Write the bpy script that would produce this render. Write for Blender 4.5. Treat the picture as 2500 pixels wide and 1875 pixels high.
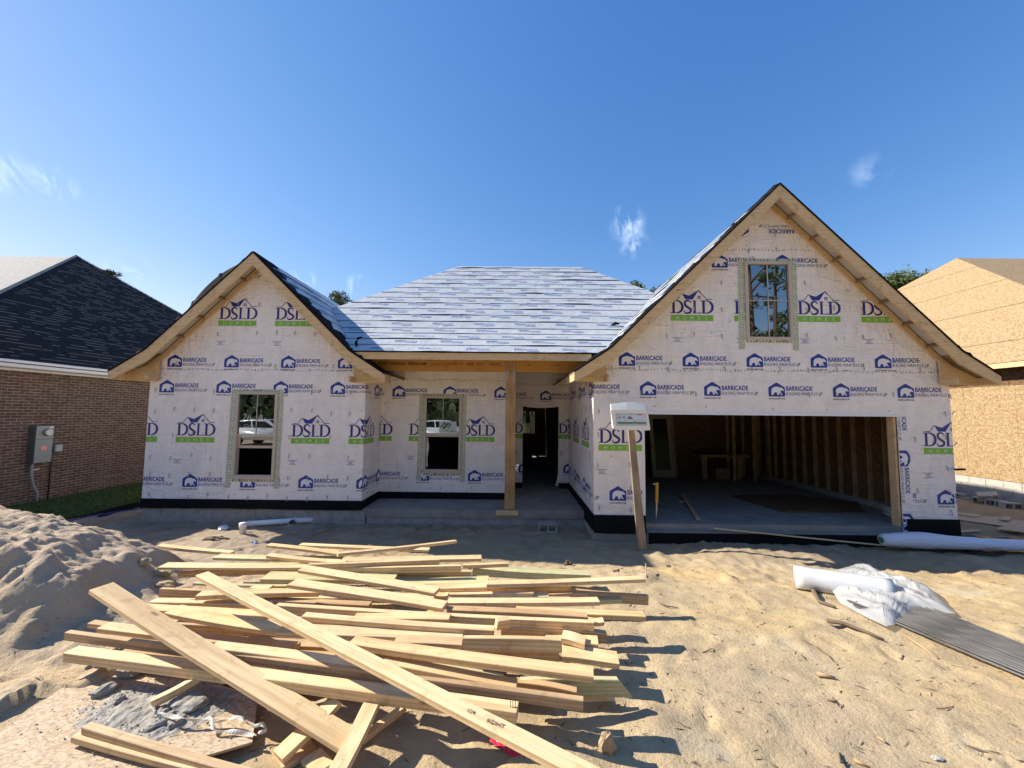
import bpy, bmesh, math, random
from mathutils import Vector, Matrix, noise
R = math.radians
random.seed(7)
scene = bpy.context.scene
COL = scene.collection
for o in list(bpy.data.objects): bpy.data.objects.remove(o)

# ---------------------------------------------------------------- camera
F_PX, YAW, PITCH, ROLL, CY = 932.15, -.0053, .0668, .0102, 945.56
CAM = Vector((0, 0, 2.0))
_c, _s, _cp, _sp = math.cos(YAW), math.sin(YAW), math.cos(PITCH), math.sin(PITCH)
_xr = Vector((_c, -_s, 0)); FWD = Vector((_s*_cp, _c*_cp, _sp)); _u = Vector((-_s*_sp, -_c*_sp, _cp))
RGT = _xr*math.cos(ROLL)+_u*math.sin(ROLL); UPV = -_xr*math.sin(ROLL)+_u*math.cos(ROLL)
cam_d = bpy.data.cameras.new('camera'); cam = bpy.data.objects.new('camera', cam_d); COL.objects.link(cam)
cam_d.sensor_width = 36; cam_d.lens = F_PX/2500*36; cam_d.shift_y = (CY-937.5)/2500
cam_d.clip_start = .05; cam_d.clip_end = 3000
M = Matrix.Identity(4)
for i in range(3):
    M[i][0] = RGT[i]; M[i][1] = UPV[i]; M[i][2] = -FWD[i]; M[i][3] = CAM[i]
cam.matrix_world = M
scene.camera = cam

# ---------------------------------------------------------------- sky, sun, exposure
SUN_DIR = Vector((1.36, -.32, -1)).normalized()          # direction the light travels
sun_el = math.asin(-SUN_DIR.z)
w = bpy.data.worlds.new('World'); scene.world = w; w.use_nodes = True
nt = w.node_tree; nt.nodes.clear()
def N(t, **k):
    n = nt.nodes.new(t)
    for a, b in k.items(): setattr(n, a, b)
    return n
L = nt.links.new
out = N('ShaderNodeOutputWorld'); bg = N('ShaderNodeBackground'); bg.inputs['Strength'].default_value = .087
sky = N('ShaderNodeTexSky', sky_type='NISHITA', sun_disc=False, sun_elevation=sun_el,
        sun_rotation=math.atan2(-SUN_DIR.x, -SUN_DIR.y), air_density=1.0, dust_density=.1, ozone_density=3.2, altitude=30)
tc = N('ShaderNodeTexCoord')
# thin wisps of cirrus, each at its own direction in the sky
def px_dir(x, y): return (FWD+RGT*((x-1250)/F_PX)-UPV*((y-CY)/F_PX)).normalized()
nz = N('ShaderNodeTexNoise'); nz.inputs['Scale'].default_value = 7; nz.inputs['Detail'].default_value = 7
nz.inputs['Roughness'].default_value = .62; nz.inputs['Distortion'].default_value = 1.6
mp = N('ShaderNodeMapping'); mp.inputs['Scale'].default_value = (2.2, 1.2, .8); mp.inputs['Rotation'].default_value = (0, R(35), R(10))
L(tc.outputs['Generated'], mp.inputs['Vector']); L(mp.outputs[0], nz.inputs['Vector'])
tot = None
for (x, y, rad, k) in ((1530, 545, .050, .75), (1548, 598, .042, .6), (740, 682, .035, .7), (868, 700, .035, .9), (310, 665, .045, .6),
                       (130, 447, .035, .5), (20, 425, .04, .35), (2125, 420, .04, .2)):
    d = px_dir(x, y)
    vm = N('ShaderNodeVectorMath', operation='DISTANCE'); L(tc.outputs['Generated'], vm.inputs[0]); vm.inputs[1].default_value = d
    mr = N('ShaderNodeMapRange', interpolation_type='SMOOTHSTEP'); mr.inputs['From Min'].default_value = rad
    mr.inputs['From Max'].default_value = 0; mr.inputs['To Max'].default_value = k; L(vm.outputs['Value'], mr.inputs['Value'])
    if tot is None: tot = mr.outputs[0]
    else:
        m = N('ShaderNodeMath', operation='ADD'); L(tot, m.inputs[0]); L(mr.outputs[0], m.inputs[1]); tot = m.outputs[0]
cr = N('ShaderNodeMapRange'); cr.inputs['From Min'].default_value = .46; cr.inputs['From Max'].default_value = .74; L(nz.outputs['Fac'], cr.inputs['Value'])
mm = N('ShaderNodeMath', operation='MULTIPLY'); L(tot, mm.inputs[0]); L(cr.outputs[0], mm.inputs[1])
mix = N('ShaderNodeMix', data_type='RGBA'); L(mm.outputs[0], mix.inputs['Factor'])
sp_ = N('ShaderNodeSeparateColor'); cb_ = N('ShaderNodeCombineColor'); L(sky.outputs[0], sp_.inputs[0])
for i_, (g_, k_) in enumerate(((1.4, .74), (.92, 1.12), (.62, 2.06))):      # clear, deep blue air
    pw = N('ShaderNodeMath', operation='POWER'); L(sp_.outputs[i_], pw.inputs[0]); pw.inputs[1].default_value = g_
    ml = N('ShaderNodeMath', operation='MULTIPLY'); L(pw.outputs[0], ml.inputs[0]); ml.inputs[1].default_value = k_; L(ml.outputs[0], cb_.inputs[i_])
L(cb_.outputs[0], mix.inputs['A'])
mix.inputs['B'].default_value = (11, 12, 13.5, 1)
L(mix.outputs['Result'], bg.inputs['Color']); L(bg.outputs[0], out.inputs[0])
sd = bpy.data.lights.new('sun', 'SUN'); sd.energy = 4.8; sd.angle = R(.53); sd.color = (1, .925, .80)
sun = bpy.data.objects.new('sun', sd); COL.objects.link(sun)
sun.rotation_euler = SUN_DIR.to_track_quat('-Z', 'Y').to_euler(); sun.location = (-20, 6, 18)
vs = scene.view_settings; vs.view_transform = 'Standard'; vs.look = 'None'; vs.gamma = 1; vs.use_curve_mapping = False
vs.exposure = .93
scene.render.engine = 'CYCLES'
scene.cycles.max_bounces = 8; scene.cycles.diffuse_bounces = 5; scene.cycles.transparent_max_bounces = 12

# ---------------------------------------------------------------- pixel <-> world helpers (photo pixels, 2500 wide)
def ray(x, y): return FWD+RGT*((x-1250)/F_PX)-UPV*((y-CY)/F_PX)
def atY(x, y, Y): d = ray(x, y); return CAM+d*(Y/d.y)
def atZ(x, y, Z): d = ray(x, y); return CAM+d*((Z-2)/d.z)
def atX(x, y, X): d = ray(x, y); return CAM+d*(X/d.x)
def atP(x, y, n, c): d = ray(x, y); n = Vector(n); return CAM+d*((c-CAM.dot(n))/d.dot(n))

# ---------------------------------------------------------------- object helpers
def tag(o, label=None, cat=None, group=None, kind=None):
    if label: o['label'] = label
    if cat: o['category'] = cat
    if group: o['group'] = group
    if kind: o['kind'] = kind
    return o
def empty(name, loc=(0, 0, 0), rz=0):
    o = bpy.data.objects.new(name, None); COL.objects.link(o); o.location = loc; o.rotation_euler = (0, 0, rz)
    o.empty_display_size = .1; return o
class MB:
    """collects polygons with material slots, then links them as one mesh object"""
    def __init__(s): s.v = []; s.f = []; s.m = []
    def poly(s, pts, m=0):
        b = len(s.v); s.v += [tuple(p) for p in pts]; s.f.append(tuple(range(b, b+len(pts)))); s.m.append(m)
    def mesh(s, vs, fs, m=0):
        b = len(s.v); s.v += [tuple(p) for p in vs]
        for f in fs: s.f.append(tuple(i+b for i in f)); s.m.append(m)
    def box(s, a, b, m=0):
        x0, y0, z0 = [min(a[i], b[i]) for i in range(3)]; x1, y1, z1 = [max(a[i], b[i]) for i in range(3)]
        v = [(x0, y0, z0), (x1, y0, z0), (x1, y1, z0), (x0, y1, z0), (x0, y0, z1), (x1, y0, z1), (x1, y1, z1), (x0, y1, z1)]
        s.mesh(v, [(0, 3, 2, 1), (4, 5, 6, 7), (0, 1, 5, 4), (1, 2, 6, 5), (2, 3, 7, 6), (3, 0, 4, 7)], m)
    def obox(s, o, ax, ay, az, m=0):
        """box from corner o along three edge vectors"""
        o = Vector(o); ax = Vector(ax); ay = Vector(ay); az = Vector(az)
        v = [o, o+ax, o+ax+ay, o+ay, o+az, o+ax+az, o+ax+ay+az, o+ay+az]
        fs = [(0, 3, 2, 1), (4, 5, 6, 7), (0, 1, 5, 4), (1, 2, 6, 5), (2, 3, 7, 6), (3, 0, 4, 7)]
        if ax.cross(ay).dot(az) < 0: fs = [tuple(reversed(f)) for f in fs]
        s.mesh(v, fs, m)
    def prism(s, poly, d, m=0):
        """polygon (3-D points) extruded by vector d"""
        p = [Vector(q) for q in poly]; d = Vector(d); n = len(p)
        nn = sum(((p[i]-p[0]).cross(p[(i+1) % n]-p[0]) for i in range(1, n-1)), Vector())
        if nn.dot(d) > 0: p.reverse()
        v = p+[q+d for q in p]
        fs = [tuple(range(n)), tuple(range(2*n-1, n-1, -1))]+[(i, i+n, (i+1) % n+n, (i+1) % n) for i in range(n)]
        s.mesh(v, fs, m)
    def tube(s, pts, r, n=8, m=0, caps=True):
        pts = [Vector(p) for p in pts]; rs = r if isinstance(r, (list, tuple)) else [r]*len(pts)
        vs = []; fs = []
        for i, p in enumerate(pts):
            t = (pts[min(i+1, len(pts)-1)]-pts[max(i-1, 0)]).normalized()
            a = t.cross(Vector((0, 0, 1)) if abs(t.z) < .95 else Vector((1, 0, 0))).normalized(); b = t.cross(a)
            for k in range(n):
                q = 2*math.pi*k/n; vs.append(p+(a*math.cos(q)+b*math.sin(q))*rs[i])
        for i in range(len(pts)-1):
            for k in range(n): fs.append((i*n+k, i*n+(k+1) % n, (i+1)*n+(k+1) % n, (i+1)*n+k))
        if caps: fs += [tuple(range(n-1, -1, -1)), tuple(range((len(pts)-1)*n, len(pts)*n))]
        s.mesh(vs, fs, m)
    def build(s, name, mats, parent=None, smooth=False, loc=None, bevel=0):
        me = bpy.data.meshes.new(name); me.from_pydata(s.v, [], s.f)
        for mt in (mats if isinstance(mats, (list, tuple)) else [mats]): me.materials.append(mt)
        me.polygons.foreach_set('material_index', s.m)
        if smooth: me.polygons.foreach_set('use_smooth', [True]*len(s.f))
        o = bpy.data.objects.new(name, me); COL.objects.link(o)
        if parent is not None: o.parent = parent; o.location = -Vector(parent_origin(parent))
        if loc is not None: shift(o, loc)
        if bevel:
            bm = bmesh.new(); bm.from_mesh(me); bmesh.ops.bevel(bm, geom=list(bm.edges), offset=bevel, segments=1, affect='EDGES', profile=.7)
            bm.to_mesh(me); bm.free()
        me.update(); return o
def parent_origin(p):
    v = Vector(p.location)
    while p.parent: p = p.parent; v += Vector(p.location)
    return v
def shift(o, loc):
    """put the origin of a top-level object at loc without moving its mesh"""
    o.data.transform(Matrix.Translation(-Vector(loc))); o.location = loc
def centre(o):
    """origin of a top-level mesh thing to its base"""
    vs = [v.co for v in o.data.vertices]; n = len(vs)
    c = Vector((sum(v.x for v in vs)/n, sum(v.y for v in vs)/n, min(v.z for v in vs))); shift(o, c); return o

# ---------------------------------------------------------------- materials
def mat(name, col=(.5, .5, .5), rough=.7, metal=0, spec=.5):
    m = bpy.data.materials.new(name); m.use_nodes = True; b = m.node_tree.nodes['Principled BSDF']
    b.inputs['Base Color'].default_value = (*col, 1); b.inputs['Roughness'].default_value = rough
    b.inputs['Metallic'].default_value = metal; b.inputs['Specular IOR Level'].default_value = spec
    return m
class G:
    """small wrapper for one material's node tree"""
    def __init__(s, m): s.m = m; s.t = m.node_tree; s.b = s.t.nodes['Principled BSDF']; s.tc = s.n('ShaderNodeTexCoord')
    def n(s, t, **k):
        x = s.t.nodes.new(t)
        for a, b in k.items(): setattr(x, a, b)
        return x
    def l(s, a, b): s.t.links.new(a, b)
    def map(s, scale=(1, 1, 1), src='Object', rot=(0, 0, 0)):
        x = s.n('ShaderNodeMapping'); x.inputs['Scale'].default_value = scale; x.inputs['Rotation'].default_value = rot
        s.l(s.tc.outputs[src], x.inputs['Vector']); return x.outputs[0]
    def noise(s, vec, scale=5, detail=4, rough=.55, dist=0):
        x = s.n('ShaderNodeTexNoise'); s.l(vec, x.inputs['Vector']); x.inputs['Scale'].default_value = scale
        x.inputs['Detail'].default_value = detail; x.inputs['Roughness'].default_value = rough; x.inputs['Distortion'].default_value = dist
        return x.outputs['Fac']
    def ramp(s, fac, stops, interp='LINEAR'):
        x = s.n('ShaderNodeValToRGB'); x.color_ramp.interpolation = interp; e = x.color_ramp.elements
        while len(e) < len(stops): e.new(.5)
        for i, (p, c) in enumerate(stops):
            e[i].position = p; e[i].color = (*c, 1) if len(c) == 3 else c
        s.l(fac, x.inputs[0]); return x.outputs[0]
    def mixc(s, fac, a, b, blend='MIX'):
        x = s.n('ShaderNodeMix', data_type='RGBA', blend_type=blend)
        for k, v in (('Factor', fac), ('A', a), ('B', b)):
            if hasattr(v, 'node'): s.l(v, x.inputs[k])
            elif isinstance(v, tuple): x.inputs[k].default_value = (*v, 1)
            else: x.inputs[k].default_value = v
        return x.outputs['Result']
    def math(s, op, a, b=0):
        x = s.n('ShaderNodeMath', operation=op)
        for i, v in enumerate((a, b)):
            if hasattr(v, 'node'): s.l(v, x.inputs[i])
            else: x.inputs[i].default_value = v
        return x.outputs[0]
    def bump(s, h, strength=.3, dist=.01):
        x = s.n('ShaderNodeBump'); x.inputs['Strength'].default_value = strength; x.inputs['Distance'].default_value = dist
        s.l(h, x.inputs['Height']); s.l(x.outputs[0], s.b.inputs['Normal']); return x
    def color(s, c): s.l(c, s.b.inputs['Base Color'])
    def rand(s): return s.n('ShaderNodeObjectInfo').outputs['Random']
C3 = lambda v: (v, v, v)

def wood_mat(name, base, dark, grain=(1.2, 22, 22), varied=True, rough=.62):
    m = mat(name, base, rough, spec=.3); g = G(m)
    v = g.map(grain)
    if varied:
        ad = g.n('ShaderNodeVectorMath', operation='ADD'); g.l(v, ad.inputs[0]); r_ = g.n('ShaderNodeVectorMath', operation='SCALE')
        cb = g.n('ShaderNodeCombineXYZ'); rd = g.rand(); g.l(rd, cb.inputs[0]); g.l(rd, cb.inputs[1]); g.l(cb.outputs[0], r_.inputs[0]); r_.inputs['Scale'].default_value = 93
        g.l(r_.outputs[0], ad.inputs[1]); v = ad.outputs[0]
    n1 = g.noise(v, 1.6, 5, .6, 1.0)
    wv = g.n('ShaderNodeTexWave', wave_type='BANDS', bands_direction='Z'); g.l(v, wv.inputs['Vector']); wv.inputs['Scale'].default_value = .5
    wv.inputs['Distortion'].default_value = 5; wv.inputs['Detail'].default_value = 3
    mixd = tuple((a*.8+b*1.2)/2 for a, b in zip(base, dark))
    c = g.ramp(n1, [(.25, mixd), (.5, base), (.8, tuple(min(1, x*1.12) for x in base))])
    c = g.mixc(g.math('MULTIPLY', wv.outputs['Fac'], .48), c, dark)
    # knots
    vo = g.n('ShaderNodeTexVoronoi'); kv = g.map((2.2, 7, 7))
    if varied:
        ad2 = g.n('ShaderNodeVectorMath', operation='ADD'); g.l(kv, ad2.inputs[0]); g.l(r_.outputs[0], ad2.inputs[1]); kv = ad2.outputs[0]
    g.l(kv, vo.inputs['Vector']); vo.inputs['Scale'].default_value = .8
    k = g.ramp(vo.outputs['Distance'], [(0, C3(1)), (.045, C3(1)), (.095, C3(0))])
    c = g.mixc(g.math('MULTIPLY', k, .75), c, tuple(x*.35 for x in dark))
    if varied:
        tint = g.ramp(rd, [(0, (.84, .82, .80)), (.25, (1, .99, .97)), (.5, (1.0, .92, .80)), (.75, (1, 1, 1)), (1, (.93, .86, .76))])
        c = g.mixc(1.0, c, tint, 'MULTIPLY')
    st = g.noise(g.map((3, 3, 3)), 2.2, 5, .7)
    c = g.mixc(g.ramp(st, [(.54, C3(0)), (.74, C3(.6))]), c, tuple(x*.6 for x in dark))
    g.color(c); g.bump(n1, .25, .002); return m
def osb_mat(name, a, b, c, axes=(1, 1, 1)):
    m = mat(name, a, .75, spec=.25); g = G(m)
    cols = []
    v1 = g.n('ShaderNodeTexVoronoi'); g.l(g.map(tuple(x*q for x, q in zip(axes, (1, 1, 1))), rot=(.5, .3, .6)), v1.inputs['Vector']); v1.inputs['Scale'].default_value = 27
    v2 = g.n('ShaderNodeTexVoronoi'); g.l(g.map(tuple(x*q for x, q in zip(axes, (.5, 1.6, 1.9))), rot=(-.7, .5, -.6)), v2.inputs['Vector']); v2.inputs['Scale'].default_value = 31
    sx = g.n('ShaderNodeSeparateColor'); g.l(v1.outputs['Color'], sx.inputs[0]); sy = g.n('ShaderNodeSeparateColor'); g.l(v2.outputs['Color'], sy.inputs[0])
    mx = g.math('MULTIPLY', g.math('ADD', sx.outputs[0], sy.outputs[1]), .5)
    g.color(g.ramp(mx, [(.2, c), (.42, a), (.62, b), (.85, tuple(min(1, x*1.15) for x in b))])); g.bump(mx, .15, .002); return m

WOOD = wood_mat('pine_lumber', (.79, .595, .345), (.47, .28, .12))
GREENW = wood_mat('treated_lumber', (.58, .54, .31), (.34, .31, .15))
DARKW = wood_mat('weathered_and_shaded_lumber', (.62, .44, .255), (.28, .17, .085))  # darker pine for weathered boards; also paints the shade on low-lying ones
TRIM = wood_mat('pine_trim', (.70, .51, .275), (.42, .26, .12), varied=False)
STUDM = wood_mat('stud_wood', (.42, .29, .16), (.26, .16, .08), grain=(20, 20, 1.2), varied=False)
LVLM = wood_mat('laminated_beam', (.56, .29, .075), (.34, .15, .035), grain=(.8, 18, 30), varied=False)
POSTW = wood_mat('post_wood', (.44, .27, .125), (.26, .14, .06), grain=(18, 18, .9), varied=False)
STAKE = wood_mat('stake_wood', (.33, .25, .17), (.15, .11, .075), grain=(18, 18, .8), varied=False)
OSB = osb_mat('osb_sheathing', (.315, .215, .105), (.375, .275, .155), (.25, .155, .07))
OSBD = osb_mat('osb_shaded', (.13, .07, .035), (.17, .10, .05), (.09, .05, .025))  # darker copy of the strand board, indoor and soffit shade put into its colour
OSBG = osb_mat('osb_ground_board', (.44, .33, .21), (.50, .39, .27), (.36, .255, .155), (2.4, 2.4, 2.4))
def wrap_mat():
    m = mat('house_wrap', (.80, .775, .78), .42, spec=.35); g = G(m)
    n = g.noise(g.map((1, 1, .45)), 3.2, 5, .6, .8); f = g.noise(g.map(), 160, 2, .5)
    g.color(g.ramp(n, [(.3, (.80, .735, .685)), (.55, (.88, .81, .755)), (.75, (.91, .845, .79))]))
    cr_ = g.noise(g.map((1.3, 1.3, .35), rot=(0, .5, 0)), 2.2, 3, .5, 2.2); cr2 = g.noise(g.map((.5, .5, 2.0), rot=(0, .25, .2)), 2.6, 3, .5, 1.5)
    rid = g.math('ADD', g.math('ABSOLUTE', g.math('SUBTRACT', cr_, .5)), g.math('ABSOLUTE', g.math('SUBTRACT', cr2, .5)))
    hn = g.math('ADD', g.math('ADD', g.math('MULTIPLY', n, 1.6), g.math('MULTIPLY', rid, 2.4)), g.math('MULTIPLY', f, .04)); g.bump(hn, .75, .03); return m
WRAP = wrap_mat()
INK = mat('blue_ink', (.012, .035, .26), .5); INK2 = mat('dark_ink', (.02, .022, .07), .5); GREEN = mat('green_ink', (.21, .46, .035), .5)
WHITEP = mat('white_print', (.78, .765, .77), .5); NAVY = mat('navy_ink', (.02, .02, .17), .5)
BLACKM = mat('black_membrane', (.010, .010, .012), .9, spec=.08); BLACKP = mat('black_plastic', (.01, .01, .012), .3)
FRAMEM = mat('window_vinyl', (.52, .45, .36), .45); TAPEM = mat('flashing_tape', (.60, .61, .45), .55)
STEEL = mat('galvanised', (.42, .42, .42), .42, .85); DARKIN = mat('interior_shade', (.03, .025, .02), .9)  # DARKIN: near-black colour standing in for shade inside rooms and pipe
PVC = mat('white_pvc', (.78, .79, .80), .35); WHITEPL = mat('white_plastic', (.80, .78, .70), .38)
def glass_mat(name, refl, tint=(1, 1, 1)):
    m = bpy.data.materials.new(name); m.use_nodes = True; t = m.node_tree; t.nodes.clear()
    o = t.nodes.new('ShaderNodeOutputMaterial'); mx = t.nodes.new('ShaderNodeMixShader'); tr = t.nodes.new('ShaderNodeBsdfTransparent'); gl = t.nodes.new('ShaderNodeBsdfGlossy')
    gl.inputs['Roughness'].default_value = .01; gl.inputs['Color'].default_value = (.9, .95, 1, 1); tr.inputs['Color'].default_value = (*tint, 1)
    mx.inputs[0].default_value = refl; t.links.new(tr.outputs[0], mx.inputs[1]); t.links.new(gl.outputs[0], mx.inputs[2]); t.links.new(mx.outputs[0], o.inputs[0]); return m
GLASS = glass_mat('window_glass', .26, (.35, .4, .38))
def concrete_mat(name, a, b, sc=6):
    m = mat(name, a, .85, spec=.3); g = G(m); n = g.noise(g.map(), sc, 7, .65); f = g.noise(g.map(), 90, 3, .6)
    g.color(g.ramp(n, [(.3, b), (.6, a), (.8, tuple(x*1.1 for x in a))])); g.bump(g.math('ADD', n, g.math('MULTIPLY', f, .5)), .7, .009); return m
SLAB = concrete_mat('slab_concrete', (.285, .265, .235), (.20, .185, .165), 3); BLOCKC = concrete_mat('block_concrete', (.33, .32, .30), (.22, .21, .2)); 
BLOCKL = concrete_mat('light_block_concrete', (.46, .43, .38), (.36, .33, .28)); CEMENT = concrete_mat('dried_mortar', (.37, .34, .29), (.23, .215, .19), 30)
# ---------------------------------------------------------------- lettering and printed marks, in flat (u, v) metres
_tc = {}
def text2d(s, h=1.0, bold=0.0, shear=0.0, space=1.0):
    """outline of a word as flat polygons, cap height h, starting at u = 0"""
    k = (s, bold, shear, space)
    if k not in _tc:
        cu = bpy.data.curves.new('t', 'FONT'); cu.body = s; cu.resolution_u = 2; cu.offset = bold; cu.shear = shear; cu.space_character = space; cu.size = 1
        o = bpy.data.objects.new('t', cu); COL.objects.link(o); dg = bpy.context.evaluated_depsgraph_get(); me = o.evaluated_get(dg).to_mesh()
        v = [(p.co.x, p.co.y) for p in me.vertices]; f = [tuple(q.vertices) for q in me.polygons]
        o.evaluated_get(dg).to_mesh_clear(); bpy.data.objects.remove(o); bpy.data.curves.remove(cu)
        x0 = min(p[0] for p in v); ch = .729
        _tc[k] = ([((a-x0)/ch, b/ch) for a, b in v], f)
    v, f = _tc[k]
    return [(a*h, b*h) for a, b in v], f
def ribbon(pts, ws):
    """open stroke of varying width"""
    n = len(pts); L_ = []; R_ = []
    for i in range(n):
        a = pts[max(i-1, 0)]; b = pts[min(i+1, n-1)]; dx, dy = b[0]-a[0], b[1]-a[1]; q = math.hypot(dx, dy) or 1; w_ = ws[i]/2
        L_.append((pts[i][0]-dy/q*w_, pts[i][1]+dx/q*w_)); R_.append((pts[i][0]+dy/q*w_, pts[i][1]-dx/q*w_))
    return L_+R_, [(i, i+1, n+i+1, n+i) for i in range(n-1)]
class Stamp:
    def __init__(s): s.p = []                       # (verts2d, faces, material, layer)
    def add(s, vf, m, layer=0, du=0, dv=0, su=1, sv=1): s.p.append(([(a*su+du, b*sv+dv) for a, b in vf[0]], vf[1], m, layer)); return s
    def poly(s, pts, m, layer=0): s.p.append((list(pts), [tuple(range(len(pts)))], m, layer)); return s
    def fit(s, vf, w_, m, layer, du, dv):
        mx = max(a for a, b in vf[0]); return s.add(vf, m, layer, du, dv, w_/mx, 1)
# materials slots on every wrapped wall: 0 wrap, 1 blue, 2 dark ink, 3 green, 4 white, 5 navy, 6 black
WM = [WRAP, INK, INK2, GREEN, WHITEP, NAVY, BLACKM]
def circ(cx, cy, r, n=10): return [(cx+r*math.cos(2*math.pi*i/n), cy+r*math.sin(2*math.pi*i/n)) for i in range(n)]
def bez(p, n=8):
    """Catmull-Rom through points"""
    o = []; q = [p[0]]+list(p)+[p[-1]]
    for i in range(1, len(q)-2):
        for k in range(n):
            t = k/n; a, b, c, d = q[i-1], q[i], q[i+1], q[i+2]
            o.append(tuple(.5*((2*b[j])+(-a[j]+c[j])*t+(2*a[j]-5*b[j]+4*c[j]-d[j])*t*t+(-a[j]+3*b[j]-3*c[j]+d[j])*t**3) for j in (0, 1)))
    return o+[p[-1]]
# bear badge (origin: lower left of the badge)
BEAR = Stamp()
W_, H_ = .323, .275
BEAR.poly([(.02, 0), (W_-.02, 0), (W_-.006, .006), (W_, .02), (W_, .165), (W_-.006, .183), (W_/2+.014, H_-.004), (W_/2, H_), (W_/2-.014, H_-.004), (.006, .183), (0, .165), (0, .02), (.006, .006)], 1)
bear = [(.055, .03), (.09, .03), (.098, .045), (.115, .075), (.122, .085), (.15, .082), (.162, .075), (.168, .05), (.165, .035), (.2, .03), (.21, .038), (.205, .055),
        (.215, .07), (.23, .05), (.262, .03), (.272, .04), (.255, .055), (.236, .09), (.245, .118), (.27, .118), (.298, .108), (.306, .118), (.29, .14), (.272, .162), (.262, .178), (.25, .17),
        (.23, .172), (.2, .186), (.16, .192), (.12, .184), (.085, .17), (.062, .14), (.054, .10), (.058, .07)]
BEAR.poly([(x*1.0, y*1.02) for x, y in bear], 4, 1)
BEAR.poly([(.118, .05), (.1, .03), (.125, .03), (.15, .075), (.135, .078)], 1, 2)
BEAR.fit(text2d('BARRICADE', .092, .025), .515, 1, 0, .345, .118)
BEAR.fit(text2d('BUILDING WRAP PLUS', .062, 0, .28), .62, 1, 0, .335, .028)
BEAR.fit(text2d('LP', .062, .03, .28), .075, 2, 0, .975, .028)
BEAR.fit(text2d('BARRICADEBP.COM', .028, .02), .315, 2, 0, .002, -.055)
# builder's roof-and-letters mark (origin: lower left of the green bar)
DS = Stamp()
DS.poly([(0, 0), (.84, 0), (.84, .118), (0, .118)], 3)
for i, ch in enumerate('HOMES'):
    vf = text2d(ch, .068, -.004); mx = max(a for a, b in vf[0]); DS.add(vf, 4, 1, .135+i*.142-mx/2, .025)
b0, hh = .150, .262                                          # baseline and letter height
def D_letter(u):
    DS.poly([(u+.035, b0), (u+.085, b0), (u+.085, b0+hh), (u+.035, b0+hh)], 5)
    DS.poly([(u, b0), (u+.09, b0), (u+.09, b0+.012), (u, b0+.018)], 5, 1); DS.poly([(u, b0+hh), (u, b0+hh-.018), (u+.09, b0+hh-.012), (u+.09, b0+hh)], 5, 1)
    pts = bez([(u+.08, b0+.008), (u+.15, b0+.012), (u+.215, b0+.06), (u+.235, b0+.131), (u+.215, b0+.202), (u+.15, b0+hh-.012), (u+.08, b0+hh-.008)], 5)
    n = len(pts); DS.add(ribbon(pts, [.014+.036*math.sin(math.pi*i/(n-1))**1.5 for i in range(n)]), 5, 2)
D_letter(0.0); D_letter(.595)
pts = bez([(.405, b0+hh-.055), (.375, b0+hh-.012), (.325, b0+hh-.004), (.285, b0+hh-.045), (.30, b0+.155), (.355, b0+.115), (.40, b0+.075), (.385, b0+.025), (.33, b0+.004), (.285, b0+.014), (.262, b0+.06)], 5)
n_ = len(pts); DS.add(ribbon(pts, [.012+.034*max(0, math.sin(math.pi*(i/(n_-1))))**.8 for i in range(n_)]), 5, 1)
DS.poly([(.455, b0), (.50, b0), (.50, b0+hh), (.455, b0+hh)], 5); DS.poly([(.435, b0), (.585, b0), (.588, b0+.05), (.57, b0+.016), (.435, b0+.012)], 5, 1)
DS.poly([(.435, b0+hh), (.435, b0+hh-.012), (.52, b0+hh-.012), (.52, b0+hh)], 5, 1)
rb = .432                                                    # roof line above the letters
for a, b in (((.02, rb), (.135, rb)), ((.135, rb), (.225, rb+.115)), ((.56, rb+.17), (.72, rb+.01)), ((.70, rb+.005), (.83, rb+.005))):
    DS.add(ribbon([a, b], [.012, .014]), 5, 1)
DS.poly([(.225, rb+.125), (.375, rb+.07), (.56, rb+.18), (.455, rb+.02), (.44, rb), (.30, rb), (.285, rb+.02)], 1)
DS.add(ribbon([(.215, rb+.115), (.375, rb+.07), (.565, rb+.182), (.60, rb+.14)], [.012, .012, .016, .014]), 5, 2)
for i in (0, 1):
    for j in (0, 1): DS.poly([(.54+i*.034, rb+.012+j*.034), (.564+i*.034, rb+.012+j*.034), (.564+i*.034, rb+.038+j*.034), (.54+i*.034, rb+.038+j*.034)], 5, 1)
# small address block
ADR = Stamp()
for i, (a, b) in enumerate(((0, .20), (.045, .15), (.05, .14), (.02, .18))): ADR.poly([(a, .09-i*.027), (b, .09-i*.027), (b, .099-i*.027), (a, .099-i*.027)], 1)

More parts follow.
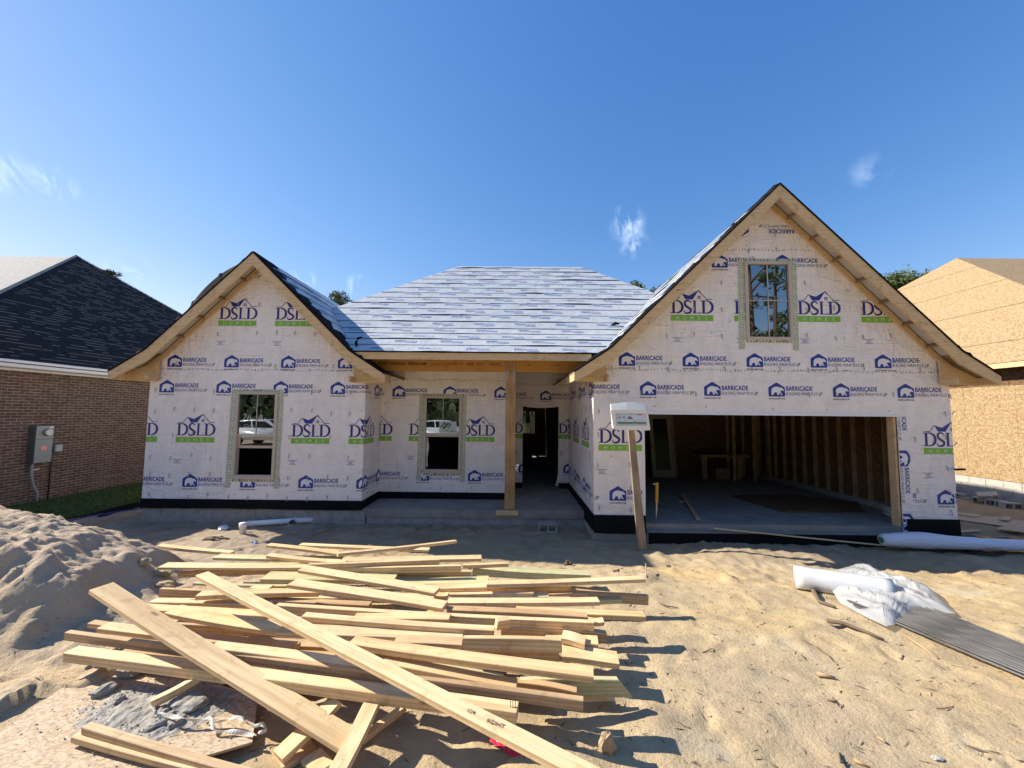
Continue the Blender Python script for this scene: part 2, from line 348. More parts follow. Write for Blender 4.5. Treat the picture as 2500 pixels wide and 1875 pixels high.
def stamp_mesh(items, clips=(), holes=(), frame=None, base=.0022, step=.0009):
    """items: (stamp, u, v, scale, flipped).  clips: (point, normal) half-planes kept.  holes: (u0, v0, u1, v1).  Returns verts, faces, materials in 3-D."""
    bm = bmesh.new()
    for st, u, v, sc, fl in items:
        for vs_, fs_, m, ly in st.p:
            q = -1 if fl else 1
            nv = [bm.verts.new((u+a*sc*q, v+b*sc*q, base+step*ly)) for a, b in vs_]
            for f in fs_:
                try: fc = bm.faces.new([nv[i] for i in f]); fc.material_index = m
                except ValueError: pass
    def cut(co, no, clear): bmesh.ops.bisect_plane(bm, geom=list(bm.verts)+list(bm.edges)+list(bm.faces), dist=1e-6, plane_co=co, plane_no=no, clear_inner=clear)
    for (cu, cv), (nu, nv_) in clips: cut((cu, cv, 0), (nu, nv_, 0), True)
    for u0, v0, u1, v1 in holes:
        cut((u0, 0, 0), (1, 0, 0), False); cut((u1, 0, 0), (1, 0, 0), False); cut((0, v0, 0), (0, 1, 0), False); cut((0, v1, 0), (0, 1, 0), False)
        kill = [f for f in bm.faces if u0 < f.calc_center_median().x < u1 and v0 < f.calc_center_median().y < v1]
        bmesh.ops.delete(bm, geom=kill, context='FACES')
    for f in bm.faces:
        f.normal_update()
        if f.normal.z < 0: f.normal_flip()
    o, ua, va = frame; na = ua.cross(va)
    bm.verts.index_update()
    vs = [o+ua*p.co.x+va*p.co.y+na*p.co.z for p in bm.verts]
    fs = [tuple(x.index for x in f.verts) for f in bm.faces]; ms = [f.material_index for f in bm.faces]; bm.free()
    return vs, fs, ms
def dots(spec):
    st = Stamp()
    for u, v in spec: st.poly(circ(u, v, .011, 7), 6)
    return st
def seam(u0, u1, v, sc=1.0):
    """strip of slanted marks printed on the seam tape"""
    st = Stamp(); u = u0; rr = random.Random(int(u0*100+v*10))
    while u < u1:
        k = rr.random()
        a = rr.uniform(.02, .045)*sc; du = rr.uniform(-.02, .005); y = v+.012*math.sin(u*7)+rr.uniform(-.008, .008)
        if k < .8: st.poly([(u, y-a/2), (u+.008, y-a/2), (u+.012+du, y+a/2), (u+.004+du, y+a/2)], 6)
        else: st.poly(circ(u+.01, y, .009, 6), 6)
        u += rr.uniform(.022, .07)
    return st
def wall(name, parent, frame, cutsu, top, holes=(), base=0.0, items=(), clips=(), subd=True, mats=WM, fold=.0):
    """wrapped wall skin: frame (origin, u axis, v axis); top(u) gives its height; printed marks join its mesh"""
    o, ua, va = frame; na = ua.cross(va); mb = MB()
    us = sorted(set(cutsu) | {h[0] for h in holes} | {h[2] for h in holes})
    P3 = lambda u, v: o+ua*u+va*v
    for a, b in zip(us, us[1:]):
        if b-a < 1e-6: continue
        iv = sorted((h[1], h[3]) for h in holes if h[0] <= a+1e-6 and h[2] >= b-1e-6)
        z = base
        for h0, h1 in iv:
            if h0 > z: mb.poly([P3(a, z), P3(b, z), P3(b, h0), P3(a, h0)])
            z = h1
        ta, tb = top(a), top(b)
        p = [P3(a, z), P3(b, z), P3(b, tb), P3(a, ta)]
        if ta-z < 1e-5: p = [p[0], p[1], p[2]]
        elif tb-z < 1e-5: p = [p[0], p[1], p[3]]
        mb.poly(p)
    if items:
        vs, fs, ms = stamp_mesh(items, clips, holes, frame); b = len(mb.v); mb.v += [tuple(v) for v in vs]
        for f, m in zip(fs, ms): mb.f.append(tuple(i+b for i in f)); mb.m.append(m)
    return mb.build(name, list(mats), parent)
def row(st, phase, v, u0, u1, step=1.255, flip=False):
    """repeat a stamp along a wall"""
    o = []; k = math.floor((u0-1.2-phase)/step)
    while phase+k*step < u1+(1.2 if flip else 0):
        o.append((st, phase+k*step, v, 1, flip)); k += 1
    return o
X, Y, Z = Vector((1, 0, 0)), Vector((0, 1, 0)), Vector((0, 0, 1))
# ---------------------------------------------------------------- the unfinished house
YG, YL, YP, YD = 7.48, 8.33, 9.38, 10.84          # front planes: garage, left wing, porch back wall, door wall
XLL, XLR, XGL, XGR, XJ = -8.0, -3.25, 1.555, 8.50, -.09
GAP = dict(xa=5.07, za=6.45, k=3.25, zk=3.25, e=3.95, ze=2.785)      # garage gable, outer roof line
LAP = dict(xa=-5.61, za=5.38, k=2.14, zk=3.28, e=2.91, ze=2.79)      # left wing gable
OV = .36
def roofz(g, x):
    d = abs(x-g['xa'])
    if d <= g['k']: return g['za']+(g['zk']-g['za'])*d/g['k']
    return g['zk']+(g['ze']-g['zk'])*(d-g['k'])/(g['e']-g['k'])
house = empty('unfinished_house', (0, 9, -.42))
tag(house, 'half-built gabled house wrapped in white printed building wrap with an open garage bay', 'house')
RT = .20                                          # roof thickness seen from below
def wtop(g): return lambda x: roofz(g, x)-.10
fr = lambda y: (Vector((0, y, 0)), X, Z)
def rows_std(u0, u1, ub, ds, lb):
    r = row(BEAR, ub, 2.37, u0, u1)+row(DS, ds, 1.288, u0, u1)+row(BEAR, lb, .335, u0, u1)
    r += row(ADR, ds-.04, .83, u0, u1)
    return r
rr = random.Random(3)
def scatter_dots(pts): return [(dots(pts), 0, 0, 1, False)]
# windows: (frame outer rect u0, v0, u1, v1)
WL = (-6.07, .512, -5.15, 2.407); WP = (-2.2, .52, -1.272, 2.40); WU = (4.571, 3.483, 5.503, 5.076)
DOOR = (.258, -.1, 1.27, 2.19); GDO = (2.545, -.5, 7.44, 2.02)
# left wing front
it = rows_std(XLL, XLR, -7.783, -7.346, -7.141)+row(BEAR, -7.645, 2.935, XLL, XLR)+row(DS, -6.57, 3.864, -7, -4)+row(BEAR, -5.49, 4.93, -5.6, -5.4)+row(ADR, -6.6, 3.42, -7.2, -4)
it += [(seam(-7.95, -3.3, 2.885), 0, 0, 1, False)]
it += scatter_dots([(-7.42, 1.33-.06), (-6.3, 4.33), (-4.98, 4.32), (-6.9, 3.62), (-7.05, 3.62), (-7.5, 3.25), (-7.35, 3.26), (-6.0, .19), (-4.0, .16), (-4.35, 1.36), (-3.32, 2.0), (-7.86, 2.9), (-3.4, 1.07)]+[(rr.uniform(-7.9, -3.4), 2.9+rr.uniform(-.03, .02)) for _ in range(14)])
g = LAP; cl = [((g['xa']-g['k'], g['zk']-.13), (1, -(g['k'])/(g['za']-g['zk']))), ((g['xa']+g['k'], g['zk']-.13), (-1, -(g['k'])/(g['za']-g['zk'])))]
cl += [((XLL, 0), (1, 0)), ((XLR, 0), (-1, 0))]
wall('wrapped_wall', house, fr(YL), [XLL, XLR, g['xa'], g['xa']-g['k'], g['xa']+g['k']], wtop(g), [WL], .06, it, cl)
# garage front
it = rows_std(XGL, XGR, 2.464-1.2525, 1.653, 1.857)+row(BEAR, 2.055-1.2525, 2.945, XGL, XGR)+row(DS, 3.095, 3.855, 2.0, 7.6)+row(BEAR, 3.931, 4.94, 3.2, 6.2)+row(ADR, 3.12, 3.42, 2.4, 7.6)
it += row(BEAR, 5.95, 5.86, 4.2, 5.2, flip=True)
it += [(seam(1.62, 8.45, 2.875), 0, 0, 1, False), (seam(3.6, 6.5, 5.31), 0, 0, 1, False)]
it += scatter_dots([(2.75, 2.16), (3.75, 2.15), (5.05, 2.13), (6.1, 2.12), (7.3, 2.11), (4.4, 4.62), (4.26, 3.85), (3.9, 3.62), (3.3, 3.6), (3.55, 3.12), (4.63, 5.4), (4.75, 5.17), (6.62, 4.5), (6.5, 3.55), (7.4, 3.5), (7.95, 3.1), (6.0, 5.45), (8.37, .22), (1.9, 1.18)]+[(rr.uniform(1.7, 8.4), 2.88+rr.uniform(-.03, .02)) for _ in range(16)])
g = GAP; cl = [((g['xa']-g['k'], g['zk']-.13), (1, -(g['k'])/(g['za']-g['zk']))), ((g['xa']+g['k'], g['zk']-.13), (-1, -(g['k'])/(g['za']-g['zk']))), ((XGL, 0), (1, 0)), ((XGR, 0), (-1, 0))]
wall('wrapped_wall', house, fr(YG), [XGL, XGR, g['xa'], g['xa']-g['k'], g['xa']+g['k']], wtop(g), [WU, GDO], .05, it, cl)
# porch back wall, door wall, and the two side walls of the porch
it = rows_std(XLR, XJ, -2.993, -2.561, -2.353)+[(seam(XLR, XJ, 2.79), 0, 0, 1, False)]+scatter_dots([(-3.18, 2.55), (-3.18, 2.2), (-3.17, 1.1), (-2.75, .18), (-2.0, .17), (-1.75, .16), (-1.5, .17), (-1.0, .18), (-.5, 1.15), (-.85, 1.6), (-3.0, .2)])
wall('wrapped_wall', house, fr(YP), [XLR, XJ], lambda u: 3.6, [WP], .045, it, [((XLR, 0), (1, 0)), ((XJ, 0), (-1, 0))])
it = rows_std(XJ, XGL, .744, 1.26, 1.405)+[(seam(XJ, XGL, 2.82), 0, 0, 1, False)]+scatter_dots([(.4, 2.25), (.74, 2.23), (1.08, 2.25), (1.36, 1.9), (1.5, 2.3), (1.5, 2.02), (1.36, 1.35), (1.5, 1.0), (1.38, .75), (1.5, .45), (1.36, .1), (1.52, 1.7)])
wall('wrapped_wall', house, fr(YD), [XJ, XGL], lambda u: 3.6, [DOOR], .03, it, [((XJ, 0), (1, 0)), ((XGL, 0), (-1, 0))])
# side wall of the wing (faces right): u runs along +Y
it = row(BEAR, 8.88, 2.37, YL, YP)+[(DS, YL-.26, 1.288, 1, False), (DS, YL+.92, 1.288, 1, False), (BEAR, YL-.02, .335, 1, False), (BEAR, YL+.82, .335, 1, False)]+scatter_dots([(YL+.97, 2.2), (YL+.95, 1.2), (YL+.6, .3), (YL+.3, .2), (YL+.9, .2)])
wall('wrapped_wall', house, (Vector((XLR, 0, 0)), Y, Z), [YL, YP], lambda u: 3.0, [], .05, it, [((YL, 0), (1, 0)), ((YP, 0), (-1, 0))])
# return beside the door (faces right) and the garage side wall (faces left, u runs along -Y)
wall('wrapped_wall', house, (Vector((XJ, 0, 0)), Y, Z), [YP, YD], lambda u: 3.6, [], .04, [], [])
it = row(BEAR, -10.44, 2.37, -YD, -YG)+row(DS, -9.98, 1.29, -YD, -YG)+row(BEAR, -10.1, .335, -YD, -YG)
it += [(DS, -8.62-.02, 1.29, 1, False)]
it = row(BEAR, -10.44, 2.37, -YD, -YG)+row(DS, -10.02, 1.29, -YD, -YG)+row(BEAR, -9.9, .335, -YD, -YG)
for a in (-7.9, -8.3, -8.75):
    s_ = Stamp()
    for v in (1.9, 1.0, .15): s_.add(ribbon([(a, v+.25), (a+.04, v+.12), (a+.05, v)], [.012, .014, .012]), 5, 0); s_.add(ribbon([(a+.09, v+.25), (a+.045, v+.12)], [.012, .012]), 5, 0)
    it.append((s_, 0, 0, 1, False))
wall('wrapped_wall', house, (Vector((XGL, 0, 0)), -Y, Z), [-YD, -YG], lambda u: 3.0, [], .04, it, [((-YD, 0), (1, 0)), ((-YG, 0), (-1, 0))])
# far sides and back close the shell (wrap outside)
mb = MB()
mb.obox((XLL, YL+.012, .05), (.11, 0, 0), (0, 11.7, 0), (0, 0, 2.8)); mb.build('side_wall', [WRAP], house); mb = MB(); mb.obox((XGR-.012, YG+.012, .04), (-.02, 0, 0), (0, 12.5, 0), (0, 0, 2.8)); mb.build('side_wall', [WRAP], house); mb = MB(); mb.obox((XGR-.014, YG+.21, -.6), (-.15, 0, 0), (0, 12.3, 0), (0, 0, .64)); mb.build('block_foundation', [BLOCKC], house); mb = MB(); mb.obox((XLL+.016, YL+.23, -.75), (.15, 0, 0), (0, 11.4, 0), (0, 0, .80)); mb.build('block_foundation', [BLOCKC], house)
mb = MB()      # back wall with openings that let daylight through
for x0, x1, z0, z1 in ((-8, -3.6, -.4, 3.2), (-3.6, 8.5, 2.45, 3.2), (-3.6, 8.5, -.4, .95), (-3.6, -3.25, .95, 1.0), (-3.6, -.1, 1.0, 2.45), (1.1, 8.5, .95, 2.45), (-.1, 1.1, 2.1, 2.45)):
    mb.box((x0, 19.85, z0), (x1, 20, z1))
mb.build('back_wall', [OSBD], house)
mb = MB(); mb.box((-.1, 19.9, .95), (1.1, 19.91, 2.1)); mb.build('pane', [glass_mat('daylight_dimming_glass', .05, (.22, .26, .22))], house)  # dark-tinted pane added to dim the daylight through this opening
mb = MB()      # floor slab, with the lower garage floor, and inner partitions
mb.box((XLL+.02, YL+.03, -.45), (XLR-.02, 20, -.085)); mb.box((XLR-.021, 8.37, -.265), (XGL+.0, 20, -.088)); mb.build('porch_slab', [SLAB], house)
mb = MB(); mb.box((XGL+.03, YG+.01, -.45), (XGR-.03, 13.6, -.09)); mb.box((2.56, YG-.16, -.45), (7.43, YG+.009, -.195)); mb.build('garage_slab', [SLAB], house)
# block foundation courses: each its own mesh part per run
def courses(x0, x1, y, z0, z1, yb, m):
    mb = MB(); h = .203; z = z1; k = 0
    while z > z0:
        zz = max(z-h, z0); x = x0-(.2 if k % 2 else 0)
        while x < x1:
            a, b = max(x, x0), min(x+.405, x1)
            if b-a > .02: mb.box((a+.004, y+rr.uniform(0, .003), zz+.004), (b-.004, yb, z-.004))
            x += .41
        z -= h; k += 1
    mb.box((x0+.002, y+.008, z0), (x1-.002, yb-.002, z1-.002)); return mb
courses(XLL+.01, XLR+.07, YL+.02, -.75, -.13, YL+.22, 0).build('block_foundation', [BLOCKC], house)
courses(XLR+.08, XGL+.05, 8.40, -.75, -.27, 8.62, 0).build('block_foundation', [BLOCKC], house)
courses(XGL-.0, 2.55, YG+.015, -.75, -.2, YG+.2, 0).build('block_foundation', [BLOCKC], house)
courses(7.44, XGR+.0, YG+.015, -.75, -.2, YG+.2, 0).build('block_foundation', [BLOCKC], house)
mb = MB(); mb.box((2.54, YG-.175, -.75), (7.45, YG-.161, -.21)); mb.build('garage_apron_edge', [BLACKM], house)
mb = MB(); mb.obox((XGL-.004, YG+.03, -.75), (.04, 0, 0), (0, 1.0, 0), (0, 0, .53)); mb.build('block_foundation', [BLOCKC], house)
# black membrane along the foot of the walls
def membrane(p0, p1, z0a, z1a, nrm, n=40, out=.012):
    mb = MB(); p0, p1 = Vector(p0), Vector(p1); prev = None; seed = p0.x*3.1+p0.y
    for i in range(n+1):
        t = i/n; p = p0.lerp(p1, t); q = noise.noise(Vector((p.x*2.1+seed, p.y*2.1, 0)))*.02; q2 = noise.noise(Vector((p.x*5+seed, 9, p.y*5)))*.016
        a = p+Vector(nrm)*(out+abs(q2)); c = [Vector((a.x, a.y, z1a)), Vector((a.x, a.y, (z0a+z1a)/2))+Vector(nrm)*(.01+q2), Vector((a.x, a.y, z0a+q))+Vector(nrm)*.012]
        if prev:
            for k in (0, 1): mb.poly([prev[k+1], c[k+1], c[k], prev[k]])
        prev = c
    return mb.build('black_membrane', [BLACKM], house, smooth=True)
membrane((XLL, YL, 0), (XLR+.02, YL, 0), -.115, .085, (0, -1, 0))
membrane((XLR+.0, YL, 0), (XLR, YP, 0), -.1, .08, (1, 0, 0), 12)
membrane((XLR, YP, 0), (XJ, YP, 0), -.09, .07, (0, -1, 0))
membrane((XJ+.02, YD, 0), (DOOR[0], YD, 0), -.09, .06, (0, -1, 0), 6)
membrane((DOOR[2], YD, 0), (XGL, YD, 0), -.09, .06, (0, -1, 0), 6)
membrane((XGL, YD, 0), (XGL, YG, 0), -.24, .08, (-1, 0, 0), 30)
membrane((XGL-.01, YG, 0), (2.54, YG, 0), -.27, .07, (0, -1, 0), 20, .02)
membrane((7.5, YG, 0), (XGR+.01, YG, 0), -.26, .06, (0, -1, 0), 20, .02)
# garage opening: wrapped jambs, wood stop, header trim
mb = MB(); mb.box((2.545, YG-.012, 2.0), (7.5, YG+.02, 2.055)); mb.box((2.50, YG-.006, -.4), (2.547, YG+.14, 2.02)); mb.build('opening_trim', [WHITEP], house)
mb = MB(); mb.box((7.395, YG+.02, -.20), (7.44, YG+.16, 2.0)); mb.box((2.56, YG+.02, 2.0), (7.44, YG+.3, 2.32)); mb.build('opening_jamb', [TRIM], house)
# right jamb is wrapped with a strip whose print runs downwards
fj = (Vector((7.445, YG-.013, 2.0)), -Z, X)
jit = [(BEAR, .0-.55, -.03, .95, False), (BEAR, .0-.55+1.26*.95, -.03, .95, False), (BEAR, .0-.55+2.52*.95, -.03, .95, False)]
vs_, fs_, ms_ = stamp_mesh(jit, [((0, 0), (1, 0)), ((2.17, 0), (-1, 0)), ((0, .0), (0, 1)), ((0, .20), (0, -1))], [], fj)
mb = MB(); mb.obox((7.445, YG-.0125, -.19), (.205, 0, 0), (0, .012, 0), (0, 0, 2.19)); b_ = len(mb.v); mb.v += [tuple(v) for v in vs_]
for f_, m_ in zip(fs_, ms_): mb.f.append(tuple(i+b_ for i in f_)); mb.m.append(m_)
mb.build('jamb_wrap', WM, house)

# ---- windows
def window(u0, v0, u1, v1, yw, style):
    wd = MB(); f = .062; fo = .035
    yo = yw-fo
    for a, b in (((u0, yo, v0), (u0+f, yw+.09, v1)), ((u1-f, yo, v0), (u1, yw+.09, v1)), ((u0+f, yo+.001, v1-f), (u1-f, yw+.09, v1)), ((u0+f, yo+.001, v0), (u1-f, yw+.09, v0+f))): wd.box(a, b)
    W = wd.build('window', [FRAMEM], house, bevel=.004)
    mid = v0+(v1-v0)*.5; um = (u0+u1)/2
    if style == 'fixed':
        m = MB(); m.box((u0+f, yw+.012, v0+f), (u1-f, yw+.018, v1-f)); m.build('pane', [GLASS], W)
        m = MB(); m.box((um-.008, yw+.001, v0+f), (um+.008, yw+.011, v1-f)); m.box((u0+f, yw+.002, mid-.008), (u1-f, yw+.0105, mid+.008)); m.build('muntin', [FRAMEM], W)
    else:
        m = MB(); s = .03
        m.box((u0+f, yw-.01, mid-.028), (u1-f, yw+.03, mid+.028)); m.build('meeting_rail', [FRAMEM], W, bevel=.003)
        m = MB(); m.box((u0+f, yw+.006, mid+.028), (u1-f, yw+.012, v1-f)); m.build('pane', [GLASS], W)
        m = MB(); m.box((um-.007, yw-.004, mid+.028), (um+.007, yw+.0055, v1-f)); m.build('muntin', [FRAMEM], W)
        zb = v0+(mid-v0)*(.70 if style == 'part' else .93)     # lower sash pushed up
        m = MB(); m.box((u0+f+.004, yw+.035, zb), (u1-f-.004, yw+.065, zb+.055)); m.box((u0+f, yw+.036, zb+.055), (u0+f+.045, yw+.064, v1-f-.02)); m.box((u1-f-.045, yw+.036, zb+.055), (u1-f, yw+.064, v1-f-.02)); m.build('lower_sash', [FRAMEM], W)
        m = MB(); m.box((u0+f+.045, yw+.046, zb+.055), (u1-f-.045, yw+.052, v1-f-.02)); m.build('pane', [GLASS], W)
        m = MB(); m.box((u0+f, yw-.02, v0+f), (u1-f, yw+.06, v0+f+.03)); m.build('window_sill', [FRAMEM], W)
    # flashing tape, printed with dashes and rings
    def tape(a0, b0, a1, b1, skew, y):
        m = MB(); m.poly([(a0+skew, y, b0), (a1+skew, y, b0), (a1, y, b1), (a0, y, b1)])
        r_ = random.Random(int(a0*97+b0*13)); st = Stamp(); vert = (b1-b0) > (a1-a0)
        if vert:
            n = int((b1-b0)/.034)
            for i in range(n):
                v = b0+.02+i*.034; sk = skew*(1-(v-b0)/(b1-b0))
                for off in (.012, .068):
                    u = a0+off+sk; wv = .042
                    st.poly([(u, v), (u+wv, v+.006), (u+wv, v+.011), (u, v+.005)], 6)
                    if (i+int(off*20)) % 6 in (0, 1, 2, 3):
                        cx = u+(.034 if (i//2) % 2 else .008); st.add(ribbon([(cx+.008*math.cos(t*.9), v+.006+.008*math.sin(t*.9)) for t in range(8)], [.005]*8), 6)
                    elif (i+1) % 6 == 0: st.poly([(u+.01, v+.004), (u+.022, v+.012), (u+.016, v+.016), (u+.006, v+.01)], 6)
        else:
            u = a0+.01
            while u < a1-.02:
                k = r_.random(); st.poly([(u, b0+.006), (u+.007, b0+.006), (u+.007+r_.uniform(-.015, .015), b1-.008), (u+r_.uniform(-.01, .01), b1-.008)], 6)
                if k < .3: st.poly([(u+.012, b0+.012), (u+.03, b0+.02), (u+.026, b0+.03), (u+.012, b0+.022)], 6)
                u += r_.uniform(.018, .045)
        vv, ff, mm_ = stamp_mesh([(st, 0, 0, 1, False)], [], [], (Vector((0, y, 0)), X, Z), .0006, .0002)
        b = len(m.v); m.v += [tuple(q) for q in vv]
        for f1, m1 in zip(ff, mm_): m.f.append(tuple(i+b for i in f1)); m.m.append(1)
        return m
    t = tape(u0-.118, v0-.19, u0+.004, v1+.02, -.03, yw-.007)
    for t2 in (tape(u1-.004, v0-.2, u1+.112, v1+.02, -.012, yw-.007), tape(u0-.11, v1-.004, u1+.11, v1+.05, 0, yw-.009), tape(u0, v0-.055, u1, v0+.004, 0, yw-.0065)):
        b = len(t.v); t.v += t2.v; t.f += [tuple(i+b for i in f1) for f1 in t2.f]; t.m += t2.m
    t.build('flashing_tape', [TAPEM, BLACKM], W)
    return W
WIN_L = window(*WL, YL, 'part'); WIN_P = window(*WP, YP, 'open'); WIN_U = window(*WU, YG, 'fixed')
WIN_L['label'] = 'window with lower sash half raised and marker writing on its glass'; WIN_P['label'] = 'porch window with its lower sash fully raised and a paper label on the glass'; WIN_U['label'] = 'fixed gable window with a cross-shaped grille'
# writing on the glass of the wing window, label on the porch window
mb = MB(); WRIT = mat('marker_on_glass', (.45, .5, .48), .6)
for s, x, z, h in (('26', -5.93, 1.78, .15), ('A', -5.60, 1.78, .15), ('Gabe', -5.88, 1.62, .08), ('Built', -5.52, 1.58, .06)):
    mb = MB(); v, f = text2d(s, h, -.01, .2); mb.mesh([(a+x, YL+.004, b+z) for a, b in v], f); mb.build('marker_writing', [WRIT], WIN_L)
mb = MB(); mb.box((-1.82, YP+.001, 1.50), (-1.40, YP+.004, 1.77)); PAP = mat('paper', (.5, .58, .52), .6); PGR = mat('paper_green', (.06, .13, .09), .6)
v, f = text2d('Ply Gem', .055, .01); mb.mesh([(a-1.66, YP-.0005, b+1.52) for a, b in v], f, 1)
for p in ([(-1.80, 1.64), (-1.70, 1.76), (-1.64, 1.76), (-1.76, 1.62)], [(-1.76, 1.60), (-1.63, 1.74), (-1.56, 1.74), (-1.70, 1.58)], [(-1.67, 1.62), (-1.57, 1.66), (-1.55, 1.62)], [(-1.60, 1.68), (-1.56, 1.74), (-1.52, 1.66)]): mb.poly([(a, YP-.0005, b) for a, b in p], 1)
mb.build('window_label', [PAP, PGR], WIN_P)
mb = MB(); prev = None
for i in range(13):
    z = 2.0-.13-i*.1; q = .05+.012*math.sin(i*1.1); c = [(WP[0]+.062, YP+.07, z), (WP[0]+.062+q, YP+.05+.02*math.sin(i), z)]
    if prev: mb.poly([prev[0], prev[1], c[1], c[0]])
    prev = c
mb.build('loose_wrap_flap', [WRAP], WIN_P, smooth=True)
# door opening reveal and loose wrap
mb = MB(); mb.box((DOOR[0]-.1, YD+.006, -.085), (DOOR[0]-.0, YD+.15, 2.19)); mb.box((DOOR[2]+.0, YD+.006, -.085), (DOOR[2]+.1, YD+.15, 2.19)); mb.box((DOOR[0], YD+.006, 2.19), (DOOR[2], YD+.15, 2.3)); mb.build('door_frame', [TRIM], house)
mb = MB()
for i in range(12):
    x0 = DOOR[0]+.08+(DOOR[2]-DOOR[0]-.1)*i/12; x1 = DOOR[0]+.08+(DOOR[2]-DOOR[0]-.1)*(i+1)/12; f_ = lambda x: 2.19-.035*math.sin(math.pi*(x-DOOR[0])/1.0)-.01
    mb.poly([(x0, YD-.006, f_(x0)), (x1, YD-.006, f_(x1)), (x1, YD+.005, 2.2), (x0, YD+.005, 2.2)])
for i in range(12):
    z0, z1 = 1.0-i*.085, 1.0-(i+1)*.085; g_ = lambda z: .012+.075*max(0, (.45-z)/.45)**2
    mb.poly([(DOOR[2]-g_(z0), YD-.01, z0), (DOOR[2]-g_(z1), YD-.01, z1), (DOOR[2]+.01, YD-.004, z1), (DOOR[2]+.01, YD-.004, z0)])
mb.build('loose_wrap_flap', [WRAP], house, smooth=True)
# ---- porch beam, fascia, post, ceiling
mb = MB(); mb.box((XLR+.0, 8.44, 2.91), (XGL, 8.53, 3.20))
v, f = text2d('BOISE CASCADE', .062, .035); mx = max(a for a, b in v); mb.mesh([(a*.60/mx-3.02, 8.4385, b+3.045) for a, b in v], f, 1)
v, f = text2d('VERSA-LAM', .062, .035); mx = max(a for a, b in v); mb.mesh([(a*.42/mx-2.38, 8.4385, b+3.045) for a, b in v], f, 1)
v, f = text2d('LVL', .062, -.004); mb.mesh([(a-1.86, 8.4385, b+3.045) for a, b in v], f, 1)
v, f = text2d('2.1E-3100/2150 SYP', .062, -.004); mx = max(a for a, b in v); mb.mesh([(a*.56/mx-1.70, 8.4385, b+3.045) for a, b in v], f, 1)
v, f = text2d('APA', .062, .03); mb.mesh([(a-1.06, 8.4385, b+3.045) for a, b in v], f, 1)
for x in (.24, .86): v, f = text2d('2.1E', .06, -.003); mb.mesh([(a+x, 8.4385, b+3.04) for a, b in v], f, 1)
for x0, w__ in ((-.85, .22), (-.55, .2), (-.4, .12)):
    for j in (0, 1, 2):
        mb.poly([(x0, 8.4385, 3.05+j*.022), (x0+w__*rr.uniform(.6, 1), 8.4385, 3.05+j*.022), (x0+w__*rr.uniform(.6, 1), 8.4385, 3.058+j*.022), (x0, 8.4385, 3.058+j*.022)], 1)
mb.build('porch_beam', [LVLM, mat('beam_ink', (.06, .02, .01), .6)], house)
mb = MB(); mb.box((-3.38, 7.96, 3.10), (1.62, 8.0, 3.252)); mb.build('fascia_board', [TRIM], house)
mb = MB(); mb.box((-.183, 8.42, -.085), (-.072, 8.56, 2.91)); mb.box((-.070, 8.423, -.085), (.041, 8.558, 2.908)); P_ = mb.build('porch_post', [POSTW], house, bevel=.003)
mb = MB(); mb.box((-.36, 8.325, -.19), (.12, 8.365, -.09)); mb.build('post_block', [TRIM], P_)
mb = MB()
for x in (-.17, -.02): mb.box((x, 8.412, 2.68), (x+.035, 8.418, 3.12))
mb.build('metal_strap', [STEEL], P_)
mb = MB(); mb.mesh([(.04, 8.42, .86), (.13, 8.38, .90), (.11, 8.39, .83), (.06, 8.41, .75), (.04, 8.43, .80), (.12, 8.4, .72), (.10, 8.38, .76)], [(0, 1, 2), (2, 3, 4), (3, 5, 6)]); mb.build('torn_paper', [WHITEP], P_)
mb = MB()
for i in range(14):
    x = -3.2+i*.36
    if x < 1.5: mb.prism([(x, 8.0, 3.11), (x, 8.0, 3.22), (x, 9.25, 3.99), (x, 9.25, 3.88)], (.038, 0, 0))
mb.build('rafter', [STUDM], house)
mb = MB(); mb.box((XLR, 8.55, 3.2), (XGL, 11, 3.215)); mb.build('porch_ceiling', [OSBD], house)

